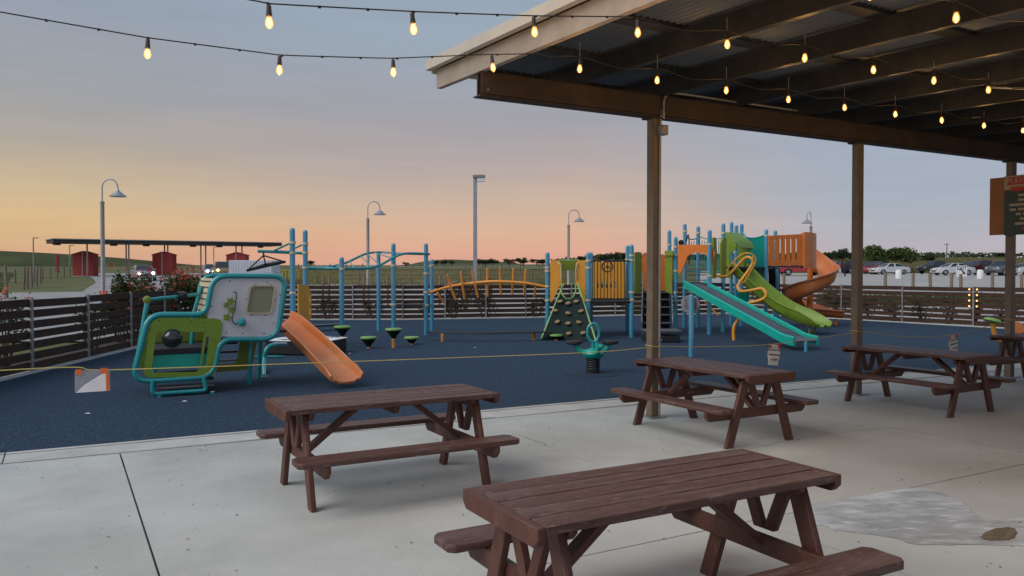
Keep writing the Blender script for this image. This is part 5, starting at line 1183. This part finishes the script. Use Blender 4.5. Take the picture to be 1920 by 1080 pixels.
# exit sign, bollards, barrels
d = 78; p = pt(1803, 512, d); z0 = zof(513, d); es = thing('exit_sign', 'white exit sign with a black arrow standing in the car park', 'sign', (p.x, d, T(d)))
MB().box((p.x - .52, d - .02, zof(519, d)), (p.x + .52, d + .02, zof(498, d))).build('board', 'paper', es); MB().box((p.x - .05, d + .021, T(d)), (p.x + .05, d + .1, zof(500, d))).build('post', 'galv', es)
inst(text_mesh('EXIT', .46, 'ink', ext=.004), 'lettering', es, (0, -.026, zof(503, d) - T(d)), (R(90), 0, 0))
MB().panel([(-.30, .05), (-.05, -.02), (.12, -.24), (.02, -.30), (.36, -.42), (.30, -.10), (.22, -.17), (.02, .09), (-.28, .14)], [], (p.x, d - .026, zof(509, d) + .12), (1, 0, 0), (0, 0, 1), .006).build('arrow', 'ink', es, smooth=False)
def bollard(label, px, ty, by, d, r=.11, group=None, m='post_wood'):
    p = pt(px, 512, d); zt = zof(ty, d); z0 = min(T(d), zof(by, d)) - .1; o = MB().lathe((0, 0, 0), [(r, 0), (r, zt - z0 - .03), (r * .85, zt - z0), (.01, zt - z0 + .005)], 10).build('wooden_post', m); o.location = (p.x, p.y, z0); o.rotation_euler = (R(random.uniform(-2, 2)), R(random.uniform(-2, 2)), 0)
    return tag(o, label, 'post', group)
for px, ty in ((1660, 512), (1712, 512), (1745, 512), (1784, 512), (1802, 514), (1861, 512), (1916, 514), (1470, 512)): bollard('round wooden bollard along the edge of the car park', px, ty, 532, 58, group='bollards at the car park')
for px, ty, d in ((13, 498, 46), (51, 501, 58), (60, 501, 60), (68, 499, 62), (76, 499, 66), (44, 500, 56)): bollard('wooden post where the pasture meets the entrance road', px, ty, 520, d, .085, 'wooden posts by the entrance road')
for px in (604, 616, 681, 727, 824, 836): bollard('short wooden bollard behind the slatted fence and overhead ladder', px, 516, 535, 40, .06, 'bollards behind the back fence')
for i, (px, d, lb_) in enumerate(((1685, 80, 'small white barrel beside the white sedan'), (1838, 80, 'white barrel beside the maroon pickup'))):
    p = pt(px, 512, d); o = MB().lathe((0, 0, 0), [(.28, 0), (.3, .1), (.3, .7), (.25, .9), (.02, .92)], 14).build('barrel', 'paper'); o.location = (p.x, p.y, T(d) + .05); tag(o, lb_, 'barrel')

# pasture fences: posts, rail, wires
def wire_fence(label, a, b_, n, h, m='post_wood', rail=False, r=.05, name='wire_fence'):
    o = thing(name, label, 'fence', (a[0], a[1], T(a[1])))
    pts_ = []
    for i in range(n + 1):
        t = i / n; x, d_ = a[0] + (b_[0] - a[0]) * t, a[1] + (b_[1] - a[1]) * t; z = T(d_); pts_.append(Vector((x, d_, z)))
        MB().tube([(x, d_, z - .1), (x, d_, z + h + random.uniform(-.05, .05))], r, 7).build('post', m, o)
    for k in range(4):
        zz = h * (1 - .23 * k); MB().tube([p + Vector((0, 0, zz - .03)) for p in pts_], .045 if (rail and k == 0) else .010, 5).build('rail' if rail and k == 0 else 'wire', m if rail and k == 0 else 'galv', o)
    return o
wire_fence('pipe rail and wire fence between the gravel yard and the pasture', (cx(640, 62), 62), (cx(1030, 62), 62), 12, 1.35, 'post_wood', True, .06)
wire_fence('yellow railing beyond the white storage container', (cx(512, 68), 68), (cx(560, 68), 68), 8, 1.15, 'yellow_rail', True, .06, 'railing')
wire_fence('wire fence of grey posts along the left pasture', (cx(-60, 52), 50), (cx(150, 90), 88), 12, 1.2, 'post_wood', False, .07)
wire_fence('low wire fence behind the parked cars', (cx(1540, 125), 125), (cx(2000, 118), 118), 16, 1.3, 'post_wood', False, .07)
wire_fence('wire fence in the pasture behind the rib bridge', (cx(560, 110), 110), (cx(1010, 100), 100), 14, 1.4, 'post_wood', False, .07)

# small lamps on a fence post by the car park
q = S(26.87, 15.9, 0)
for zz in (1.25, 1.06, .87, .68):
    for s in (-1, 1):
        p_ = S(26.82, 15.97 + s * .13, zz); tag(MB().lathe(p_, [(.004, 0), (.026, .01), (.03, .03), (.02, .045), (.004, .05)], 10, S(-1, 0)).build('fence_reflector', 'fence_lamp'), 'small glowing orange reflector on the car park fence post', 'reflector', 'reflectors on the fence post')

# ================================================================== VEGETATION
def leaf_cloud(n, blobs, size, seed, flat=.0):
    rnd = random.Random(seed); b = MB(); wts = [r[3] * r[4] * r[5] for r in blobs]
    for _ in range(n):
        c = rnd.choices(blobs, wts)[0]
        while True:
            v = Vector((rnd.uniform(-1, 1), rnd.uniform(-1, 1), rnd.uniform(-1, 1)))
            if .25 < v.length < 1: break
        v = v * (rnd.uniform(.75, 1.05) if rnd.random() < .7 else 1)
        p = Vector((c[0] + v.x * c[3], c[1] + v.y * c[4], c[2] + v.z * c[5])); s = size * rnd.uniform(.6, 1.4)
        e = Euler((rnd.uniform(-1, 1), rnd.uniform(-1, 1), rnd.uniform(0, 6.3))).to_matrix(); a = e @ Vector((s, 0, 0)); q = e @ Vector((0, s * .6, 0)); k = e @ Vector((0, 0, s * .25))
        b.add([p - a, p + q * .8 + k, p + a, p - q * .8 + k], [(0, 1, 2, 3)])
    return b
def tree_mesh(seed, w_, h, m, n=900, size=.16):
    rnd = random.Random(seed); bl = []
    for i in range(9):
        a = rnd.uniform(0, 6.3); r = rnd.uniform(.1, .75) * w_ / 2; bl.append((r * math.cos(a), r * math.sin(a), h * rnd.uniform(.42, .82), w_ * rnd.uniform(.14, .26), w_ * rnd.uniform(.14, .26), h * rnd.uniform(.12, .22)))
    cr = leaf_cloud(n, bl, size, seed).mesh('crown', m, smooth=False); t = MB(); t.tube([(0, 0, -.3), (.05, 0, h * .3), (0, .05, h * .5)], [.16 * h / 4, .11 * h / 4, .06 * h / 4], 7)
    for q in bl[:5]: t.tube([(0, .02, h * .32), (q[0] * .5, q[1] * .5, h * .45), (q[0], q[1], q[2])], [.07 * h / 4, .05 * h / 4, .02], 5)
    return cr, t.mesh('trunk', 'bark')
TV = [tree_mesh(11, 5.2, 4.6, 'leaf', 1500, .2), tree_mesh(12, 4.2, 5.2, 'leaf', 1400, .19), tree_mesh(13, 6.5, 4.2, 'leaf', 1700, .21), tree_mesh(14, 4.5, 3.6, 'leaf', 1300, .18)]
def tree(label, px, ty, by, d, v, group, wpx=None):
    p = pt(px, 512, d); zt = zof(ty, d); z0 = zof(by, d); gzz = T(d) + side(p.x, d); z0 = min(z0, gzz) if abs(z0 - gzz) > .0 else z0
    H0 = (4.6, 5.2, 4.2, 3.6)[v]; W0 = (5.2, 4.2, 6.5, 4.5)[v]; s = (zt - gzz) / (H0 * 1.0); sw = s if not wpx else wpx * d / F / W0
    o = thing('field_tree', label, 'tree', (p.x, p.y, gzz), random.uniform(0, 6.3), group); o.scale = (sw, sw, s)
    inst(TV[v][0], 'crown', o); inst(TV[v][1], 'trunk', o); return o
rnd = random.Random(5)
def row(label, group, xs, d0, tops, wpx):
    for i, x in enumerate(xs): tree(label, x + rnd.uniform(-3, 3), tops[i % len(tops)] + rnd.uniform(-1.5, 1.5), 495, d0 + rnd.uniform(-12, 12), rnd.randrange(4), group, wpx * rnd.uniform(.8, 1.25))
row('small dark tree beyond the pasture behind the overhead ladder', 'trees behind the overhead ladder', [580, 760, 818, 834, 846], 240, [487, 490, 486, 486, 487], 20)
row('dark tree in the pasture behind the rib bridge', 'trees behind the rib bridge', [903, 912, 922, 956, 974, 982, 1005, 1018], 220, [484, 483, 484, 485, 482, 484, 486, 487], 30)
row('tall dark tree in the thick row behind the climbing wall', 'trees behind the climbing wall', [1050, 1062, 1088, 1098, 1110, 1122, 1133, 1145, 1155, 1166, 1176, 1190, 1205, 1218, 1236], 215, [483, 480, 479, 477, 476, 478, 474, 473, 471, 472, 472, 473, 472, 473, 474], 26)
row('leafy tree in the row beyond the car park and spiral slide', 'trees beyond the car park', [1545, 1556, 1566, 1575, 1584, 1593, 1625, 1640, 1652, 1664, 1676, 1690, 1695, 1704, 1738, 1745, 1310, 1330, 1480, 1462], 190, [475, 472, 471, 468, 466, 471, 467, 470, 473, 474, 470, 466, 465, 473, 475, 473, 478, 480, 478, 480], 27)
row('small distant tree on the skyline beside the rules column', 'distant skyline trees', [1825, 1838, 1855, 1866, 1876, 1912, 1925], 270, [478, 477, 479, 477, 471, 473, 475], 22)
# low scrub mass far off along the skyline
rnd2 = random.Random(9); b = MB()
for _ in range(260):
    x = rnd2.uniform(-.30, .66); d_ = rnd2.uniform(260, 330); c0 = Vector((x * d_, d_, T(d_) + side(x * d_, d_) + .8))
    if x < .05: continue
    for k in range(14): q = c0 + Vector((rnd2.uniform(-3.2, 3.2), rnd2.uniform(-1, 1), rnd2.uniform(-.8, .9))); s = rnd2.uniform(.3, .7); b.add([q + Vector((-s, 0, 0)), q + Vector((0, .2, s * .8)), q + Vector((s, 0, .1)), q + Vector((0, -.2, -s * .6))], [(0, 1, 2, 3)])
tag(b.build('far_scrub', 'leaf', smooth=False), 'low dark scrub along the far skyline', 'scrub', kind='stuff')
# grasses in the pastures
def blades(n, fx, seed, h0, h1, spread, wd=.02):
    r_ = random.Random(seed); b = MB()
    for _ in range(n):
        x, d_ = fx(r_); z = T(d_) + side(x, d_); hh = r_.uniform(h0, h1); w_ = wd * d_ / 40; a = r_.uniform(-.35, .35)
        b.add([(x - w_, d_, z - .03), (x + w_, d_, z - .03), (x + a * hh, d_ + r_.uniform(-.1, .1), z + hh)], [(0, 1, 2)])
    return b
tag(blades(24000, lambda r_: ((lambda d_: (r_.uniform(-.32, .07) * d_, d_))(r_.uniform(63, 140))), 3, .2, .6, 1, .05).build('pasture_grass', 'dry_grass', smooth=False), 'tall mixed grass of the pasture beyond the pipe rail fence', 'grass', kind='stuff')
tag(blades(20000, lambda r_: ((lambda d_: (r_.uniform(.24, .72) * d_, d_))(r_.uniform(121, 210))), 4, .4, 1.2, 1, .05).build('field_grass', 'dry_grass', smooth=False), 'pale dry grass on the slope beyond the parked cars', 'grass', kind='stuff')
tag(blades(9000, lambda r_: ((lambda d_: (r_.uniform(-.85, -.60) * d_ - 2, d_))(r_.uniform(46, 120))), 6, .06, .22, 1, .05).build('verge_grass', 'leaf_light', smooth=False), 'green grass of the pasture left of the entrance road', 'grass', kind='stuff')
tag(blades(5000, lambda r_: ((lambda d_: (r_.uniform(.38, .66) * d_, d_))(r_.uniform(40, 47))), 8, .1, .45, 1, .03).build('roadside_weeds', 'leaf_light', smooth=False), 'weeds along the edge of the car park', 'grass', kind='stuff')
def bush(label, p, w_, h, n, seed, m='leaf_light', fl=0, group=None, size=.06, cat='shrub', flower_top=True):
    r_ = random.Random(seed); o = thing('flowering_shrub' if fl else 'shrub', label, cat, p, 0, group)
    bl = [(r_.uniform(-.35, .35) * w_, r_.uniform(-.25, .25) * w_, h * r_.uniform(.38, .8), w_ * r_.uniform(.16, .26), w_ * r_.uniform(.16, .26), h * r_.uniform(.18, .3)) for _ in range(8)]
    inst(leaf_cloud(n, bl, size, seed).mesh('foliage', m, smooth=False), 'foliage', o)
    t = MB()
    for q in bl: t.tube([(q[0] * .2, q[1] * .2, -.05), (q[0] * .7, q[1] * .7, q[2] * .6), (q[0], q[1], q[2])], [.02, .014, .006], 5)
    inst(t.mesh('stems', 'bark'), 'stem', o)
    if fl:
        b = MB()
        for _ in range(fl):
            q = r_.choice(bl); a = r_.uniform(0, 6.3); cc = Vector((q[0] + q[3] * math.cos(a) * r_.uniform(.3, 1.1), q[1] + q[4] * math.sin(a) * r_.uniform(.3, 1.1), q[2] + q[5] * r_.uniform(.4, 1.25)))
            for k in range(9):
                s = size * r_.uniform(.5, .9); e = Euler((r_.uniform(-1.5, 1.5), r_.uniform(-1.5, 1.5), r_.uniform(0, 6.3))).to_matrix(); dd = cc + Vector((r_.gauss(0, .05), r_.gauss(0, .05), r_.gauss(0, .05)))
                b.add([dd - e @ Vector((s, 0, 0)), dd + e @ Vector((0, s * .7, .01)), dd + e @ Vector((s, 0, 0)), dd - e @ Vector((0, s * .7, -.01))], [(0, 1, 2, 3)])
        inst(b.mesh('blossoms', 'flower', smooth=False), 'blossom', o)
    return o
def gpt(px, d): q = pt(px, 512, d); return Vector((q.x, q.y, -.1))
for i, (px, d, w_, h, fl) in enumerate([(226, 21.5, 1.0, 1.8, 22), (256, 22, 1.3, 1.9, 26), (296, 22.6, 1.5, 1.95, 26), (336, 23.4, 1.3, 1.98, 24), (364, 24.5, .9, 1.95, 14)]):
    bush(['small red flowering shrub right beside the foot of the lamp post', 'red flowering shrub behind the fence before the approaching silver car', 'wide red flowering shrub behind the fence between its two neighbours', 'red flowering shrub behind the fence before the middle red booth', 'narrow red flowering shrub behind the windscreen of the play cab'][i], gpt(px, d), w_, h, 2600, 30 + i, 'leaf_light', fl, 'red flowering shrubs behind the fence', .05)
bush('red flowering plant rising behind the fence at the patio end', gpt(8, 15.6), .8, 1.5, 500, 50, 'leaf_light', 16, None, .04)
for i, px in enumerate((850, 872, 905)): bush('low red flowering plant behind the rib bridge', Vector((cx(px, 36.5), 36.5, T(36.5))), 1.0, 1.55, 500, 60 + i, 'leaf_light', 9, 'red flowers behind the rib bridge', .06)
o = bush('round light green bush behind the white parked sedan', Vector((cx(1668, 118), 118, T(118))), 8, 4.0, 3000, 70, 'leaf_light', 0, None, .25)
o = bush('green bush behind the fence beside the spiral slide', Vector((cx(1573, 37), 37, T(37))), 1.8, 1.3, 1200, 71, 'leaf_light', 0, None, .06)
wr = random.Random(21)
# weeds growing through the slatted fences
for i, (X, Y) in enumerate([(.6, 20.2), (1.6, 22.6), (2.6, 24.8), (9, 30.6), (10.6, 29.8), (12.5, 29.2), (13.6, 28.9), (14.8, 28.6), (17.0, 28.2), (19, 27.9), (27.2, 21.6), (27.15, 20.2), (27.2, 19.2), (27.2, 18), (27.2, 17.1), (27.3, 16.2), (27.3, 15.2), (27.2, 13.8)]):
    bush('weedy shrub growing against the slatted fence', S(X, Y, -.05), wr.uniform(.7, 1.3), wr.uniform(.8, 1.35), 420, 80 + i, 'leaf' if i % 3 else 'leaf_light', 0, 'weeds along the slatted fences', .045, 'weed')
# utility poles far off
for px, ty in ((1756, 472), (1775, 456), (1784, 470)):
    d = 260; p = pt(px, 512, d); g0 = T(d) + side(p.x, d); o = thing('utility_pole', 'thin utility pole on the far skyline', 'pole', (p.x, d, g0), 0, 'utility poles on the skyline'); MB().tube([(p.x, d, g0), (p.x, d, zof(ty, d))], [.16, .10], 7).build('pole', 'bark', o); MB().box((p.x - .9, d - .06, zof(ty + 2, d) - .08), (p.x + .9, d + .06, zof(ty + 2, d) + .08)).build('crossarm', 'bark', o)

# hairline cracks in the slabs, thin dark slivers
ck = MB(); cr_ = random.Random(4)
for px0, py0, px1, py1 in ((1395, 842, 1560, 812), (1560, 812, 1690, 800), (960, 812, 1040, 838)):
    a, b_ = gz(px0, py0, .002), gz(px1, py1, .002); n_ = 16; pr_ = None; dv = (b_ - a); sd2 = Vector((-dv.y, dv.x, 0)).normalized()
    for i in range(n_ + 1):
        q = a + dv * i / n_ + sd2 * cr_.uniform(-.03, .03); w_ = .0025 * math.sin(math.pi * (i + .3) / (n_ + .6)) + .0006
        if pr_: ck.add([pr_[0] - sd2 * pr_[1], q - sd2 * w_, q + sd2 * w_, pr_[0] + sd2 * pr_[1]], [(0, 1, 2, 3)])
        pr_ = (q, w_)
tag(ck.build('hairline_cracks', 'dark_rubber', smooth=False), 'fine dark hairline cracks in the concrete under the tables', 'cracks', kind='stuff')

# ================================================================== LITTER ON THE PATIO
lr = random.Random(77)
pet = [MB().add([(-.012, 0, .002), (0, .008, .006), (.013, .001, .003), (.002, -.008, .005)], [(0, 1, 2, 3)]).mesh('petal', 'petal', smooth=False), MB().add([(-.012, 0, .002), (0, .006, .005), (.014, .001, .003), (.002, -.005, .004)], [(0, 1, 2, 3)]).mesh('leaf_scrap', 'bark', smooth=False)]
lb = MB(); lk = MB()
for i in range(420):
    X, Y = lr.uniform(-2.5, 9), lr.uniform(1.5, 9.0); s = lr.uniform(.3, 1.0); a = lr.uniform(0, 6.3); p = S(X, Y, .004)
    if i % 7 == 0: p = S(lr.uniform(-.5, 5), lr.uniform(7.6, 9.2), .026)
    V = [p + Vector((math.cos(a) * x * s - math.sin(a) * y * s, math.sin(a) * x * s + math.cos(a) * y * s, z * s)) for x, y, z in [(-.012, 0, .002), (0, .008, .008), (.013, .001, .003), (.002, -.008, .007)]]
    (lb if i % 4 == 0 else lk).add(V, [(0, 1, 2, 3)])
tag(lb.build('fallen_petals', 'petal', smooth=False), 'scattered red petals fallen on the concrete', 'petals', kind='stuff')
tag(lk.build('leaf_litter', 'bark', smooth=False), 'scattered dark leaf scraps on the concrete', 'litter', kind='stuff')
lw = MB()
for (px, py) in ((345, 753), (163, 776), (655, 663), (890, 652)):
    p = gz(px, py, .004); lw.add([p + Vector((-.04, 0, 0)), p + Vector((0, .03, .012)), p + Vector((.045, .01, .004)), p + Vector((.01, -.02, .008))], [(0, 1, 2, 3)])
tag(lw.build('paper_scraps', 'paper', smooth=False), 'small white paper scraps on the blue rubber', 'litter', kind='stuff')
